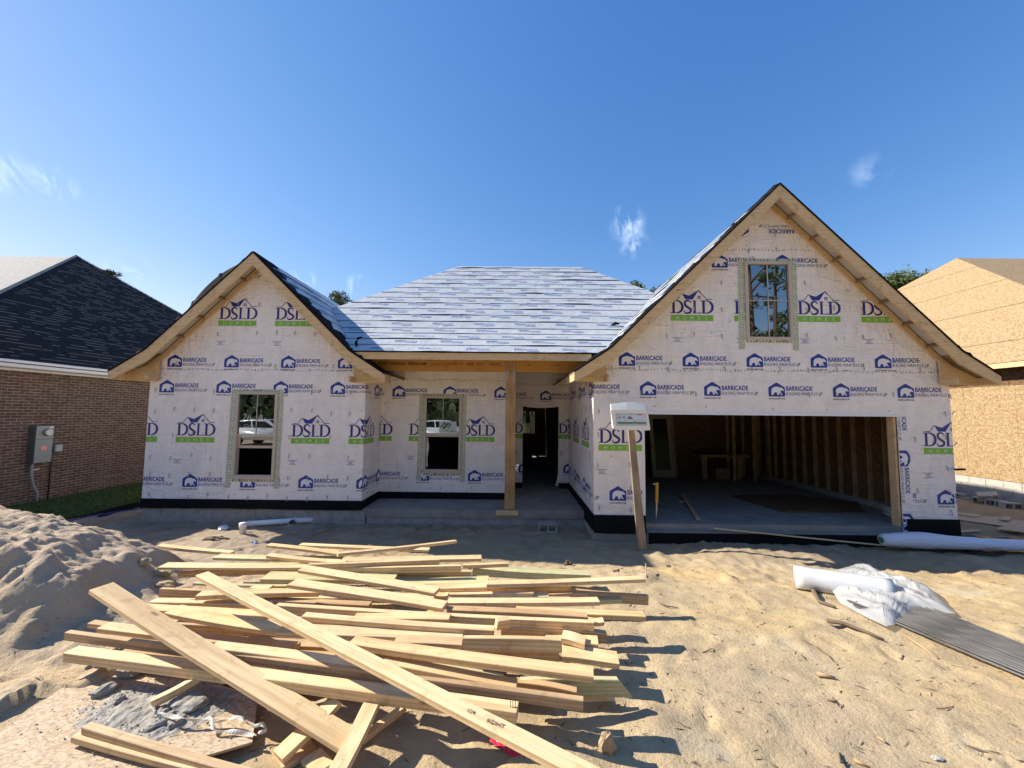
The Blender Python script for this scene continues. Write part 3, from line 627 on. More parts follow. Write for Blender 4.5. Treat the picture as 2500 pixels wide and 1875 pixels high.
# ---- gable roofs: sheathing with a flared foot, felt strips, barge boards, outlookers, eave returns
FELT = mat('roof_felt', (.42, .45, .48), .5); gq = G(FELT); nn_ = gq.noise(gq.map((1, 1, 1)), 4, 5, .6, .7); gq.color(gq.ramp(nn_, [(.3, (.40, .43, .455)), (.7, (.52, .54, .555))])); gq.bump(nn_, .5, .03)
FINK = mat('felt_ink', (.17, .25, .46), .6); FINK2 = mat('felt_ink_light', (.30, .38, .53), .6)
PRO = Stamp(); PRO.fit(text2d('PRO', .10, .03), .22, 0, 0, 0, 0); PRO.fit(text2d('Linx', .10, .0), .26, 0, 0, .235, 0)
PRO.poly([(.26, -.075), (.52, -.075), (.52, -.03), (.26, -.03)], 1, 0)
def felt(name, org, ud, vd, L0, L1, V, step, textrows, parent, clip=None, seed=1, nu=.12, tstep=1.03, ripple=1.0):
    """courses of felt: org + ud*u + vd*v, u in [L0, L1] (may depend on v), v in [0, V] up the slope; lower edge of each course stands proud over a dark gap"""
    nrm = ud.cross(vd).normalized(); mb = MB(); k = 0; v = 0.0
    while v < V-1e-3:
        v1 = min(v+step, V); n = max(2, int((L1(v)-L0(v))/nu)); prev = None
        for i in range(n+1):
            t = i/n; ua = L0(v)+(L1(v)-L0(v))*t; ub = L0(v1)+(L1(v1)-L0(v1))*t
            h = .004+ripple*.030*max(0, noise.noise(Vector((ua*.9, k*7.3+seed, 0)))+.12)**1.2; j = .02*noise.noise(Vector((ua*1.7, k*3.1+seed, 4)))
            h2 = ripple*.006*noise.noise(Vector((ua*4, k+seed, 8)))
            lo = org+ud*ua+vd*(v+j if v > 0 else v)+nrm*(h+.012); md = org+ud*(ua*.5+ub*.5)+vd*((v+v1)/2)+nrm*(.012+h2); hi = org+ud*ub+vd*(v1+.03 if v1 < V else v1)+nrm*.005; ft = org+ud*ua+vd*(v-.004+j if v > 0 else v)+nrm*.003
            c = (ft, lo, md, hi)
            if prev:
                mb.poly([prev[0], c[0], c[1], prev[1]], 3); mb.poly([prev[1], c[1], c[2], prev[2]], 0); mb.poly([prev[2], c[2], c[3], prev[3]], 0)
            prev = c
        v = v1; k += 1
    its = []
    for i, tv in enumerate(textrows):
        u = L0(tv)+.15+(.5 if i % 2 else 0)+.13*((i*7) % 5); fl = i % 2 == 1
        u = math.floor(L0(tv)/tstep)*tstep+(i*.37) % tstep
        while u < L1(tv)-.55:
            if u > L0(tv)+.05: its.append((PRO, u+(.52 if fl else 0), tv+(.08 if fl else -.02), 1, fl))
            u += tstep
    vs_, fs_, ms_ = stamp_mesh(its, [], [], (org, ud, vd), .022, .001)
    b = len(mb.v); mb.v += [tuple(q) for q in vs_]
    for f_, m_ in zip(fs_, ms_): mb.f.append(tuple(i+b for i in f_)); mb.m.append(1 if m_ == 0 else 2)
    return mb.build(name, [FELT, FINK, FINK2, BLACKM], parent)
def gable_roof(g, yf, yb, parent):
    rf = MB(); y0 = yf-OV
    for s in (-1, 1):
        xa, xk, xe = g['xa'], g['xa']+s*g['k'], g['xa']+s*g['e']
        sl = (g['za']-g['zk'])/g['k']; t = .016
        prof = [(xa, g['za']), (xk, g['zk']), (xe, g['ze'])]
        rf.prism([(xa, y0, g['za']), (xk, y0, g['zk']), (xe, y0, g['ze']), (xe, y0, g['ze']-t), (xk, y0, g['zk']-t*1.4), (xa, y0, g['za']-t*1.4)], (0, yb-y0, 0))
    R_ = rf.build('roof', [OSB], parent)
    for s in (-1, 1):
        xk = g['xa']+s*g['k']; xe = g['xa']+s*g['e']
        up = (Vector((g['xa'], 0, g['za']))-Vector((xk, 0, g['zk']))); Lm = up.length; up.normalize()
        lo = (Vector((xk, 0, g['zk']))-Vector((xe, 0, g['ze']))); Ll = lo.length; lo.normalize()
        ud = Y if s < 0 else -Y
        # outward normal must point up: ud x vd
        if ud.cross(up).z < 0: ud = -ud
        L0, L1 = (y0-.02, yb) if ud.y > 0 else (-yb, -(y0-.02))
        felt('roof_felt', Vector((xk, 0, g['zk'])), ud, up, lambda v: L0, lambda v: L1, Lm, .375, [.2+.375*i for i in range(int(Lm/.375))], R_, seed=s*3+g['xa'], nu=.3)
        felt('roof_felt', Vector((xe, 0, g['ze'])), ud, lo, lambda v: L0, lambda v: L1, Ll, .4, [], R_, seed=s*5+g['xa'], nu=.3)
    # barge boards (outer) follow the rake and the flare
    D = .20
    for s in (-1, 1):
        xa, xk, xe = g['xa'], g['xa']+s*g['k'], g['xa']+s*g['e']; q = D*math.sqrt(1+((g['za']-g['zk'])/g['k'])**2); q2 = D*1.02
        a = 0.017
        kx = s*D*.12
        mb = MB(); mb.prism([(xa, y0, g['za']-a), (xk, y0, g['zk']-a), (xk-kx, y0, g['zk']-q*.96), (xa, y0, g['za']-q)], (0, -.038, 0))
        mb.build('barge_board', [TRIM], parent)
        mb = MB(); mb.prism([(xk, y0-.001, g['zk']-a), (xe, y0-.001, g['ze']-a), (xe, y0-.001, g['ze']-.165), (xe-s*.05, y0-.001, g['ze']-.175), (xk-kx, y0-.001, g['zk']-q*.96)], (0, -.036, 0)); mb.build('barge_board', [TRIM], parent)
        # inner rafter on the wall
        off = .055
        mb = MB(); zz = lambda x: roofz(g, x)-.075
        mb.prism([(xa, yf-.004, zz(xa)), (xk, yf-.004, zz(xk)), (xe-s*.5, yf-.004, roofz(g, xe-s*.5)-.09), (xe-s*.5, yf-.004, roofz(g, xe-s*.5)-.19), (xk, yf-.004, zz(xk)-.13), (xa, yf-.004, zz(xa)-.135)], (0, -.04, 0)); mb.build('fly_rafter', [TRIM], parent)
        # outlookers between
        n = int(Lm/.61)
        for i in range(1, n+1):
            t = i*.61/Lm; p = Vector((xa, 0, g['za'])).lerp(Vector((xk, 0, g['zk'])), t); dn = Vector((s*.707, 0, -.707)); nr = Vector((-s*.707, 0, -.707))
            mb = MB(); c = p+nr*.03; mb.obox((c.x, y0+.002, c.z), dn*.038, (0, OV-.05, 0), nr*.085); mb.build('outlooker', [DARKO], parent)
        mb = MB(); sv = Vector((0, 0, -.03)); A = Vector((xa, 0, g['za']-.055)); B = Vector((xk, 0, g['zk']-.055))
        mb.poly([(A.x, y0+.002, A.z), (A.x, yf-.05, A.z), (B.x, yf-.05, B.z), (B.x, y0+.002, B.z)]); mb.build('roof_underside', [UNDER], parent)
        # eave return box at the foot
        xw = XLL if (s < 0 and g is LAP) else XLR if g is LAP else XGL if s < 0 else XGR
        zb = 2.62
        mb = MB(); mb.prism([(xw-s*.24, yf-.05, zb), (xe-s*.03, yf-.05, zb), (xe-s*.03, yf-.05, g['ze']-.05), (xw-s*.24, yf-.05, roofz(g, xw-s*.24)-.2)], (0, -.035, 0))
        mb.box((xw-s*.24, y0+.02, zb), (xw-s*.2, yf-.09, zb+.12)); mb.box((xe-s*.05, y0+.003, zb), (xe-s*.012, yf+.001, g['ze']-.03)); mb.build('eave_return', [TRIM], parent)
        # long eave board and soffit along the side
        ye = 9.9 if (s < 0 and g is GAP) or (s > 0 and g is LAP) else yb
        mb = MB(); mb.box((xe-s*.012, yf+.003, g['ze']-.16), (xe-s*.05, ye-1.6 if ye < 10 else ye, g['ze']-.02)); mb.build('eave_board', [TRIM], parent)
    # dark membrane edge folded over the rake
    for s in (-1, 1):
        mb = MB(); prev = None; n = 60; r_ = random.Random(5+s)
        for i in range(n+1):
            t = i/n; x = g['xa']+s*g['e']*t; z = roofz(g, x); lift = .022+.05*max(0, noise.noise(Vector((x*2.2, s*3, g['xa']))))+(.03 if r_.random() < .12 else 0)
            if g is LAP and s < 0 and .10 < t < .46: lift += .12*math.sin(math.pi*(t-.10)/.36)**.7
            c = [(x, y0-.05, z-.022), (x+s*.004, y0-.055, z+.012), (x+s*lift*.6, y0+.0, z+lift), (x+s*lift*.4, y0+.35, z+lift*.6), (x, y0+.7, z+.012)]
            if prev:
                for k in range(4): mb.poly([prev[k], c[k], c[k+1], prev[k+1]] if s > 0 else [prev[k+1], c[k+1], c[k], prev[k]])
            prev = c
        mb.build('membrane_edge', [BLACKM], parent)
    return R_
DARKO = wood_mat('shaded_outlooker_wood', (.30, .18, .09), (.2, .11, .05), varied=False); UNDER = mat('radiant_underside', (.50, .48, .46), .5)  # shade under the overhang put into the dark outlooker colour
RL = gable_roof(LAP, YL, 19.9, house); RG = gable_roof(GAP, YG, 19.9, house)
# main hip roof behind the porch
RY, RZ = 13.12, 7.12; xl, xr = -1.99, 2.31; KY, KZ = 9.276, 4.05; hx = (RZ-KZ)/.8
el, er = xl-hx, xr+hx                                 # where the hips would reach the change of pitch
up_v = Vector((0, 1, .8)).normalized(); lo_v = Vector((0, KY-8.0, KZ-3.262)).normalized(); LU = (RY-KY)*1.2806; LW = math.hypot(KY-8, KZ-3.262)
upt = lambda v, x: (x, KY+v/1.2806, KZ+.6247*v)
VL, VR = upt(1.11, el+1.11*.7809), upt(2.487, er-2.487*.7809)
R1, R2 = (xl, RY, RZ), (xr, RY, RZ); C_, D_ = (er, 2*RY-KY, KZ), (el, 2*RY-KY, KZ)
mb = MB()
mb.poly([(-4.26, KY, KZ), (2.633, KY, KZ), VR, R2, R1, VL]); mb.poly([(-3.46, 8.0, 3.262), (1.85, 8.0, 3.262), (2.633, KY, KZ), (-4.26, KY, KZ)])
mb.poly([C_, R2, VR]); mb.poly([C_, D_, R1, R2]); mb.poly([D_, VL, R1])
RM = mb.build('roof', [OSB], house)
felt('roof_felt', Vector((0, KY, KZ+.004)), X, up_v, lambda v: max(el+v*.7809, -4.3-.634*v), lambda v: min(er-v*.7809, 2.66+.634*v), LU, .395, [.22+.395*i for i in range(12)], RM, seed=4, nu=.09, ripple=1.05)
felt('roof_felt', Vector((0, 8.0, 3.266)), X, lo_v, lambda v: -3.52-.52*v, lambda v: 1.87+.534*v, LW, .375, [.13, .50, .88, 1.25], RM, seed=6, nu=.09, ripple=1.05)
mb = MB(); mb.poly([VL, R1, (D_[0]-.01, D_[1], D_[2]+.01)]); mb.poly([(C_[0]+.01, C_[1], C_[2]+.01), R2, VR]); mb.build('roof_felt', [FELT], RM)
mb = MB()      # thick dark drip line above the fascia
prev = None
for i in range(90):
    x = -3.42+i*.0568; h = .012+.012*abs(noise.noise(Vector((x*3, 1, 2)))); c = [(x, 7.945, 3.25-h*.3), (x, 7.94, 3.262+h), (x, 8.02, 3.285)]
    if prev:
        for k in (0, 1): mb.poly([prev[k], c[k], c[k+1], prev[k+1]])
    prev = c
mb.build('membrane_edge', [BLACKM], house)
mb = MB(); c = atP(872, 845, (0, -.618, 1), 3.262-8*.618); mb.tube([c+Vector((0, -.02, -.02)), c+Vector((.0, -.06, .08)), c+Vector((.03, -.06, .16)), c+Vector((.1, 0, .2))], [.03, .035, .03, .015], 8); mb.build('felt_fold', [BLACKM], house, smooth=True)
mb = MB(); c = atP(1501, 795, (0, -.8, 1), KZ-.8*KY); mb.tube([c+Vector((-.1, -.02, .0)), c+Vector((.0, -.06, .05)), c+Vector((.1, -.03, .04))], [.02, .04, .02], 6); mb.build('felt_fold', [BLACKM], house, smooth=True)

# ---- brick ties (crimped metal strips nailed to the studs), the largest hundred each their own part
ties = []
def tiegrid(u0, u1, step, zs, y, top, skip):
    r_ = random.Random(int(u0*10)+int(y*7))
    for z in zs:
        u = u0
        while u < u1:
            uu = u+r_.uniform(-.02, .02); zz = z+r_.uniform(-.04, .04)
            if zz+.12 < top(uu) and not any(a-.14 < uu < c+.14 and b-.1 < zz < d+.1 for a, b, c, d in skip) and r_.random() < .86: ties.append((uu, y, zz, r_.uniform(-.25, .25), r_.random()))
            u += step
tiegrid(-7.86, -3.25, .43, (.10, .52, .93, 1.4, 1.93, 2.36, 2.95, 3.66, 4.3), YL, lambda x: roofz(LAP, x)-.35, [WL])
tiegrid(1.64, 8.5, .61, (.12, .5, .95, 1.55, 2.0), YG, lambda x: 9, [(2.5, -1, 7.6, 2.3)])
tiegrid(1.9, 8.5, .55, (2.38, 2.86, 3.5, 4.05, 4.6, 5.25, 5.6), YG, lambda x: roofz(GAP, x)-.35, [WU, (2.4, -1, 7.6, 2.25)])
rest = MB()
TIEM = mat('tie_metal', (.42, .40, .36), .45, .35)
for i, (u, y, z, a, k) in enumerate(ties):
    mb = MB() if i < 100 else rest; hl = .095
    dx = math.sin(a)*.02; y1 = y-.006-.02*k
    pts = [(u, y-.004, z+hl), (u+dx*.4, y1-.008, z+hl*.6), (u+dx*.7, y1-.002, z+hl*.3), (u+dx, y1-.012, z)]
    for p, q in zip(pts, pts[1:]): mb.obox(p, (.019, 0, 0), (q[0]-p[0], q[1]-p[1], q[2]-p[2]), (0, -.0025, 0))
    mb.obox((u+.005, y-.004, z+hl-.005), (.009, 0, 0), (0, -.008, 0), (0, 0, .009))
    if i < 100: mb.build('brick_tie', [TIEM], house)
if rest.v: rest.build('brick_tie', [TIEM], house)['kind'] = 'stuff'
mb = MB(); mb.obox((XGR-.05, YG-.03, .99), (.16, 0, .01), (0, -.06, 0), (0, 0, .03)); mb.build('bent_strap', [BLACKM], house)
for z, dx in ((2.05, .05), (1.45, .07)): mb = MB(); mb.obox((XGR, YG-.01, z), (dx, 0, .06), (0, -.01, 0), (0, 0, .02)); mb.build('bent_strap', [STEEL], house)

# ---- garage interior: stud walls and sheathing
for i in range(16):
    yy = YG+.85+.4064*i
    if yy < 13.5: mb = MB(); mb.box((XGR-.13, yy, -.08), (XGR-.04, yy+.038, 2.85)); mb.build('stud', [STUDM], house)
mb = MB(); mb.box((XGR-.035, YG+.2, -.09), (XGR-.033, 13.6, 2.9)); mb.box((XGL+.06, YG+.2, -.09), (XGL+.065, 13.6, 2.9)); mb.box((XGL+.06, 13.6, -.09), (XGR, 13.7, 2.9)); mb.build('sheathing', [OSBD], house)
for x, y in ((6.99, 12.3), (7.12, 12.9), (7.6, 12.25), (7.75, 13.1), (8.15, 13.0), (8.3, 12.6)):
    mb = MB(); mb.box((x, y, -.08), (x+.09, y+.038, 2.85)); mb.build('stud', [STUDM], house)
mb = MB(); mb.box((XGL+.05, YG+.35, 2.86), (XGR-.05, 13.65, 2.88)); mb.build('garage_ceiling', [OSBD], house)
# near-black panels added behind the front walls to keep the rooms dark
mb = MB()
def dark_panel(x0, x1, y, z0, z1, hole):
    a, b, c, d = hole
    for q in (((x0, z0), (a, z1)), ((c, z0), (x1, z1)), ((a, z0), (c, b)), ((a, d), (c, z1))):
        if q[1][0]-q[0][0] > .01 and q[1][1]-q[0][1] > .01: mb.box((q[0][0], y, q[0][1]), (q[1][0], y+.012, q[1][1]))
dark_panel(XLL+.03, XLR-.02, YL+.14, -.1, 2.9, WL); dark_panel(XLR+.0, XJ, YP+.14, -.1, 3.3, WP); dark_panel(XJ, XGL, YD+.16, -.1, 3.3, DOOR); mb.box((4.3, YG+1.3, 3.1), (5.8, YG+1.32, 5.3)); mb.box((4.3, YG+.14, 3.1), (4.32, YG+1.3, 5.3)); mb.box((5.78, YG+.14, 3.1), (5.8, YG+1.3, 5.3)); mb.box((4.3, YG+.14, 3.08), (5.8, YG+1.3, 3.1)); mb.box((4.3, YG+.14, 5.28), (5.8, YG+1.3, 5.3))
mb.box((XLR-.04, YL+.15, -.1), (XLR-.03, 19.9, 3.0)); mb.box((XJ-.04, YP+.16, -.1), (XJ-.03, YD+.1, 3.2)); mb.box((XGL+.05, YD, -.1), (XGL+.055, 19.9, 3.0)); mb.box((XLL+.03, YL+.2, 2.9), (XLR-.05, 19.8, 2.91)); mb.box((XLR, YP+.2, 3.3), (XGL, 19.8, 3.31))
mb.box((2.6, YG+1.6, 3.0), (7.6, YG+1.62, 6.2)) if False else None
mb.build('room_darkening_panels', [DARKIN], house)
# ---------------------------------------------------------------- ground
def lerp_t(t, tb):
    for (a, b), (c, d) in zip(tb, tb[1:]):
        if t <= c: k = max(0, (t-a)/(c-a)); k = k*k*(3-2*k); return b+(d-b)*k
    return tb[-1][1]
BASE = [(-60, 0), (2.6, 0), (3.6, -.04), (4.6, -.13), (5.6, -.29), (6.3, -.39), (7.0, -.42), (60, -.42)]
MND = [(-30, .95), (-7.5, .9), (-6.3, .84), (-5.7, .74), (-5.3, .66), (-4.95, .47), (-4.55, .13), (-4.3, .03), (-3.9, 0), (30, 0)]
BUMPS = [(-2.75, 6.35, .55, .16), (-1.7, 6.0, .5, .10), (.55, 5.35, .42, .13), (1.6, 5.3, .5, .09), (-5.1, 6.9, .8, .15), (-3.6, 6.5, .5, -.03), (2.9, 5.55, .6, .05), (-2.9, 7.4, .5, .08), (3.8, 6.6, .7, .12), (5.0, 6.6, .6, .08),
         (-2.6, 2.3, .35, .05), (-3.3, 2.7, .4, .10), (.25, 2.25, .35, .06), (.9, 2.5, .25, .05), (1.2, 1.9, .5, .04), (-.35, 2.0, .3, -.03), (3.4, 2.4, .8, .04)]
_pr = random.Random(8)
PRINTS = [(_pr.uniform(-4.5, 6), _pr.uniform(1.3, 6.6), _pr.uniform(0, 3.14), _pr.uniform(.10, .15), _pr.uniform(.04, .06), _pr.uniform(.012, .028)) for _ in range(150)]
def nz3(x, y, s, k=0): return noise.noise(Vector((x*s+k, y*s-k, k*1.7)))
def gz(x, y, fine=True):
    z = lerp_t(y, BASE)
    if x < -8.2 and y > 6: z = z+( -.25-z)*min(1, (-8.2-x)/.8)
    if x > 9.2: z += (-.46-z)*min(1, (x-9.2)/3)*min(1, max(0, (y-5)/3))
    m = 1 if x < -2.9 and y < 7 else 0
    if m > 0:
        wx = x+.28*nz3(x, y, 1.1, 21)+.10*nz3(x, y, 3.3, 22) if fine else x; m = lerp_t(wx-.8*min(1, max(0, (5.0-y)/1.4)), MND)
        if y > 5.0: f = math.exp(-((y-5.0)/.62)**2)
        elif y > 3.75: f = 1-.12*(5.0-y)/1.25
        else: f = .88*math.exp(-((3.75-y)/.48)**2)
        q = m*f
        if fine: q += m*f*(.07*nz3(x, y, 1.7, 3)+.12*(.35-abs(nz3(x, y, 2.6, 5)))+.10*(.3-abs(nz3(x, y, 6.5, 6)))+.05*nz3(x, y, 13, 7)+.03*nz3(x, y, 27, 8))
        z += q
    for bx, by, r_, h in BUMPS:
        dd = ((x-bx)**2+(y-by)**2)/(r_*r_)
        if dd < 6: z += h*math.exp(-dd)
    if fine:
        inyard = -9 < x < 11 and y < 9
        a = .018 if inyard else .012
        if x < -8.6 and y > 5.6: a = .006
        z += a*nz3(x, y, 1.1, 1)+a*.55*nz3(x, y, 3.0, 2)
        if inyard:
            rough = 1.15+(1.9 if x < -2.2 and y < 4.2 else 0)+(.9 if y > 5.2 else 0)
            z += .010*rough*nz3(x, y, 7, 3)+.006*rough*abs(nz3(x, y, 15, 4))
            lump = nz3(x, y, 4.2, 12)
            if lump > .25: z += (lump-.25)*.05*rough
            z += .0055*rough*(abs(nz3(x, y, 22, 31))-.2)+.004*rough*nz3(x, y, 34, 33)
            for px_, py_, pa, pl, pw_, pd in PRINTS:
                ex, ey = x-px_, y-py_
                if abs(ex) < .3 and abs(ey) < .3:
                    q1 = (ex*math.cos(pa)+ey*math.sin(pa))/pl; q2 = (-ex*math.sin(pa)+ey*math.cos(pa))/pw_; q3 = q1*q1+q2*q2
                    if q3 < 6: z += -pd*math.exp(-q3*q3)+pd*.45*math.exp(-((q3-1.9)/.8)**2)
            if -3.3 < x < -1.2 and 1.7 < y < 2.75: z = min(z, .02)
    return z
def axis(a, b, dense, mid, outer):
    o = []; x = outer[0]
    v = list(outer[1]); return v
xs = [-900, -400, -180, -80, -45, -28, -20, -15, -12, -10.5, -9.5]; x = -9
while x < 10: xs.append(x); x += .026 if -6 < x < -1.6 else .04 if x < 6.5 and x > -6.5 else .09
xs += [10.5, 11.2, 12, 13, 14, 16, 20, 30, 50, 90, 200, 450, 900]
ys = [-900, -400, -180, -80, -30, -12, -6, -3, -1, 0, .5]; y = .8
while y < 9: ys.append(y); y += .022 if y < 3.2 else .03 if y < 5.2 else .045
ys += [9.5, 10, 11, 12, 13, 15, 18, 22, 30, 45, 80, 150, 300, 700, 1500]
mb = MB(); nx = len(xs)
mb.v = [(a, b, gz(a, b)) for b in ys for a in xs]
for j in range(len(ys)-1):
    for i in range(nx-1): mb.f.append((j*nx+i, j*nx+i+1, (j+1)*nx+i+1, (j+1)*nx+i)); mb.m.append(0)
def sand_mat():
    m = mat('sandy_ground', (.5, .38, .24), .95, spec=.1); g = G(m); v = g.map()
    big = g.noise(v, .55, 5, .6, .4); med = g.noise(v, 3.0, 6, .65, .6); fine = g.noise(v, 38, 4, .7); gr = g.noise(v, 260, 2, .6)
    c = g.ramp(big, [(.32, (.46, .36, .235)), (.5, (.54, .415, .245)), (.68, (.58, .41, .20))])
    c = g.mixc(g.ramp(med, [(.42, C3(0)), (.68, C3(.75))]), c, (.33, .255, .17))
    c = g.mixc(g.ramp(g.noise(v, 1.3, 4, .6), [(.6, C3(0)), (.74, C3(.55))]), c, (.58, .52, .41))
    c = g.mixc(g.ramp(fine, [(.55, C3(0)), (.8, C3(.5))]), c, (.27, .2, .13))
    # the sand heap on the left is paler, greyer sand; the disturbed soil by the house is darker
    sp = g.n('ShaderNodeSeparateXYZ'); g.l(g.tc.outputs['Object'], sp.inputs[0])
    wob = g.math('MULTIPLY', g.math('SUBTRACT', g.noise(v, 1.1, 5, .6), .5), 2.4)
    hx = g.math('ADD', sp.outputs[0], wob); hp = g.n('ShaderNodeMapRange'); hp.inputs['From Min'].default_value = -2.6; hp.inputs['From Max'].default_value = -4.4; g.l(hx, hp.inputs['Value'])
    c = g.mixc(g.math('MULTIPLY', hp.outputs[0], .7), c, (.52, .41, .31))
    hy = g.math('ADD', sp.outputs[1], wob); dk = g.n('ShaderNodeMapRange'); dk.inputs['From Min'].default_value = 5.6; dk.inputs['From Max'].default_value = 7.6; dk.inputs['To Max'].default_value = .75; g.l(hy, dk.inputs['Value'])
    c = g.mixc(dk.outputs[0], c, g.ramp(med, [(.35, (.17, .125, .085)), (.6, (.34, .27, .19))]))
    c = g.mixc(g.ramp(gr, [(.62, C3(0)), (.72, C3(.6))]), c, (.16, .12, .085))
    sp2 = g.noise(v, 85, 3, .75); c = g.mixc(g.ramp(sp2, [(.60, C3(0)), (.70, C3(.55))]), c, (.20, .145, .09)); c = g.mixc(g.ramp(g.noise(v, 55, 3, .7), [(.62, C3(0)), (.72, C3(.45))]), c, (.66, .56, .40))
    g.color(c)
    h = g.math('ADD', g.math('ADD', g.math('MULTIPLY', med, .6), g.math('MULTIPLY', fine, .55)), g.math('MULTIPLY', gr, .16)); g.bump(h, .9, .03); return m
SAND = sand_mat()
gr_o = mb.build('ground', [SAND], smooth=True); gr_o['kind'] = 'structure'
# lawn beside the brick house
LAWN = mat('lawn_soil', (.035, .06, .012), .95, spec=.1); g = G(LAWN); q = g.noise(g.map(), 3, 6, .65); g.color(g.ramp(q, [(.3, (.03, .05, .01)), (.7, (.055, .09, .02))]))
edge = [(-8.75, 22), (-8.7, 12), (-8.75, 9), (-9.0, 7.8), (-9.3, 6.9), (-11.3, 6.6), (-14, 6.4), (-14, 22)]
mb = MB(); mb.poly([(a, b, -.218) for a, b in edge]); o = mb.build('lawn', [LAWN]); o['kind'] = 'structure'
mb = MB(); r_ = random.Random(11)
for i in range(26000):
    y_ = 6.7+abs(r_.random())**1.3*9; x_ = r_.uniform(-11.38, -8.72-(max(0, 9-y_)*.25)); z_ = -.222; h = r_.uniform(.025, .06); a = r_.random()*6.28; wd = r_.uniform(.004, .008)*(1+y_/14)
    dx, dy = math.cos(a)*wd, math.sin(a)*wd; lx, ly = r_.uniform(-.02, .02), r_.uniform(-.02, .02)
    mb.mesh([(x_-dx, y_-dy, z_), (x_+dx, y_+dy, z_), (x_+lx, y_+ly, z_+h)], [(0, 1, 2)], i % 2)
GRS = [mat('grass_blade', (.048, .082, .018), .6), mat('grass_blade_light', (.075, .12, .03), .6)]
tag(mb.build('grass', GRS), 'short green lawn grass beside the brick house wall', 'grass', kind='stuff')

# ---------------------------------------------------------------- brick house on the left
bh = empty('brick_house', (-14, 12, -.25)); tag(bh, 'finished brown brick house with a dark shingle hip roof beyond the sand heap', 'house')
def brick_mat():
    m = mat('brown_brick', (.2, .12, .08), .85, spec=.25); g = G(m)
    sp = g.n('ShaderNodeSeparateXYZ'); g.l(g.tc.outputs['Object'], sp.inputs[0]); cb = g.n('ShaderNodeCombineXYZ'); g.l(sp.outputs[1], cb.inputs[0]); g.l(sp.outputs[2], cb.inputs[1])
    b = g.n('ShaderNodeTexBrick'); g.l(cb.outputs[0], b.inputs['Vector']); b.inputs['Scale'].default_value = 1; b.inputs['Brick Width'].default_value = .203; b.inputs['Row Height'].default_value = .0677
    b.inputs['Mortar Size'].default_value = .0065; b.inputs['Mortar Smooth'].default_value = .3; b.inputs['Bias'].default_value = -.1
    b.inputs['Color1'].default_value = (.16, .10, .075, 1); b.inputs['Color2'].default_value = (.085, .058, .042, 1); b.inputs['Mortar'].default_value = (.42, .345, .28, 1)
    n = g.noise(g.map(), 9, 5, .7); n2 = g.noise(g.map((1, 5, 15)), 1.2, 2, .5)
    c = g.mixc(g.ramp(n, [(.5, C3(0)), (.78, C3(.55))]), b.outputs['Color'], (.24, .185, .15)); c = g.mixc(g.ramp(n2, [(.35, C3(.45)), (.6, C3(0))]), c, (.07, .04, .035))
    g.color(c); g.bump(g.math('SUBTRACT', 1.0, b.outputs['Fac']), .8, .008); return m
BRICK = brick_mat()
XB = -11.4
mb = MB(); mb.box((XB-9, 7.2, -.45), (XB, 22, 2.84)); mb.build('wall', [BRICK], bh)
WTRIM = mat('white_trim', (.72, .71, .69), .5)
mb = MB(); mb.box((-10.97, 6.7, 2.90), (-10.93, 22.4, 3.05)); mb.box((XB-9, 6.7, 2.90), (-10.971, 6.74, 3.05)); mb.build('fascia_board', [WTRIM], bh)
mb = MB(); mb.box((XB-.001, 6.741, 2.892), (-10.971, 22.3, 2.90)); mb.box((XB, 7.21, 2.845), (XB+.02, 22, 2.891)); mb.build('soffit', [WTRIM], bh)
def shingle_mat(name, a, b, lit, axis_i):
    m = mat(name, a, .9, spec=.2); g = G(m)
    return m
SHG = mat('asphalt_shingle_shaded', (.05, .05, .055), .9, spec=.25); g = G(SHG); q = g.noise(g.map((1, 3, 3)), 4, 4, .7); q2 = g.noise(g.map(), 60, 2, .6)  # shade of the right-facing slope put into the near-black shingle colour
g.color(g.ramp(q, [(.35, (.007, .007, .009)), (.65, (.018, .018, .021))])); g.bump(q2, .5, .01)
SHB = mat('sunlit_shingle_edge', (.12, .115, .11), .85); SHF = mat('asphalt_shingle_lit', (.23, .225, .21), .9); g = G(SHF); q = g.noise(g.map((2, 6, 6)), 3, 4, .7); g.color(g.ramp(q, [(.35, (.16, .155, .15)), (.65, (.30, .29, .27))])); g.bump(g.noise(g.map(), 50, 2, .6), .5, .01)  # paler shingle colours carry the sun on butt edges and front slope
# right-facing slope: shingle courses as real overlapping steps, butt edges facing down the slope
n_ = (.75, 0, 1); c_ = 2.98+.75*-10.93
APX = atP(190, 627, n_, c_); QF = atP(0, 720, n_, c_); yb_ = APX.y+(APX.x*-1-10.93)
def slope_y(x):       # y range of the slope at distance x: front hip along APX->QF, back hip at 45 degrees
    t = (x-APX.x)/(QF.x-APX.x); yf_ = APX.y+(QF.y-APX.y)*t; return yf_, APX.y+(x-APX.x)
mb = MB(); x = -10.92; r_ = random.Random(2); k = 0
SL = .118
zt = lambda x: 2.98+.75*(-10.93-x)
while x > APX.x+.05:
    x2 = max(x-SL, APX.x); a0, b0 = slope_y(x); a1, b1 = slope_y(x2); a0 = max(a0, 5.2) if False else a0
    mb.poly([(x, a0, zt(x)+.012), (x, b0, zt(x)+.012), (x2, b1, zt(x2)+.002), (x2, a1, zt(x2)+.002)], 0)
    # sun on the butt edges painted in a lighter colour, broken up by the tabs
    y_ = a0; 
    while y_ < b0:
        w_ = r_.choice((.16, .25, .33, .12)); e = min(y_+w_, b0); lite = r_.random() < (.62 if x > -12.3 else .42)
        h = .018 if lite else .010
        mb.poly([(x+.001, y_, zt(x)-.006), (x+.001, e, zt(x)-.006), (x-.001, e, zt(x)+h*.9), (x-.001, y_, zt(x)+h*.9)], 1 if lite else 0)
        y_ = e
    x = x2; k += 1
a0, b0 = slope_y(-10.92); zq = lambda p: p
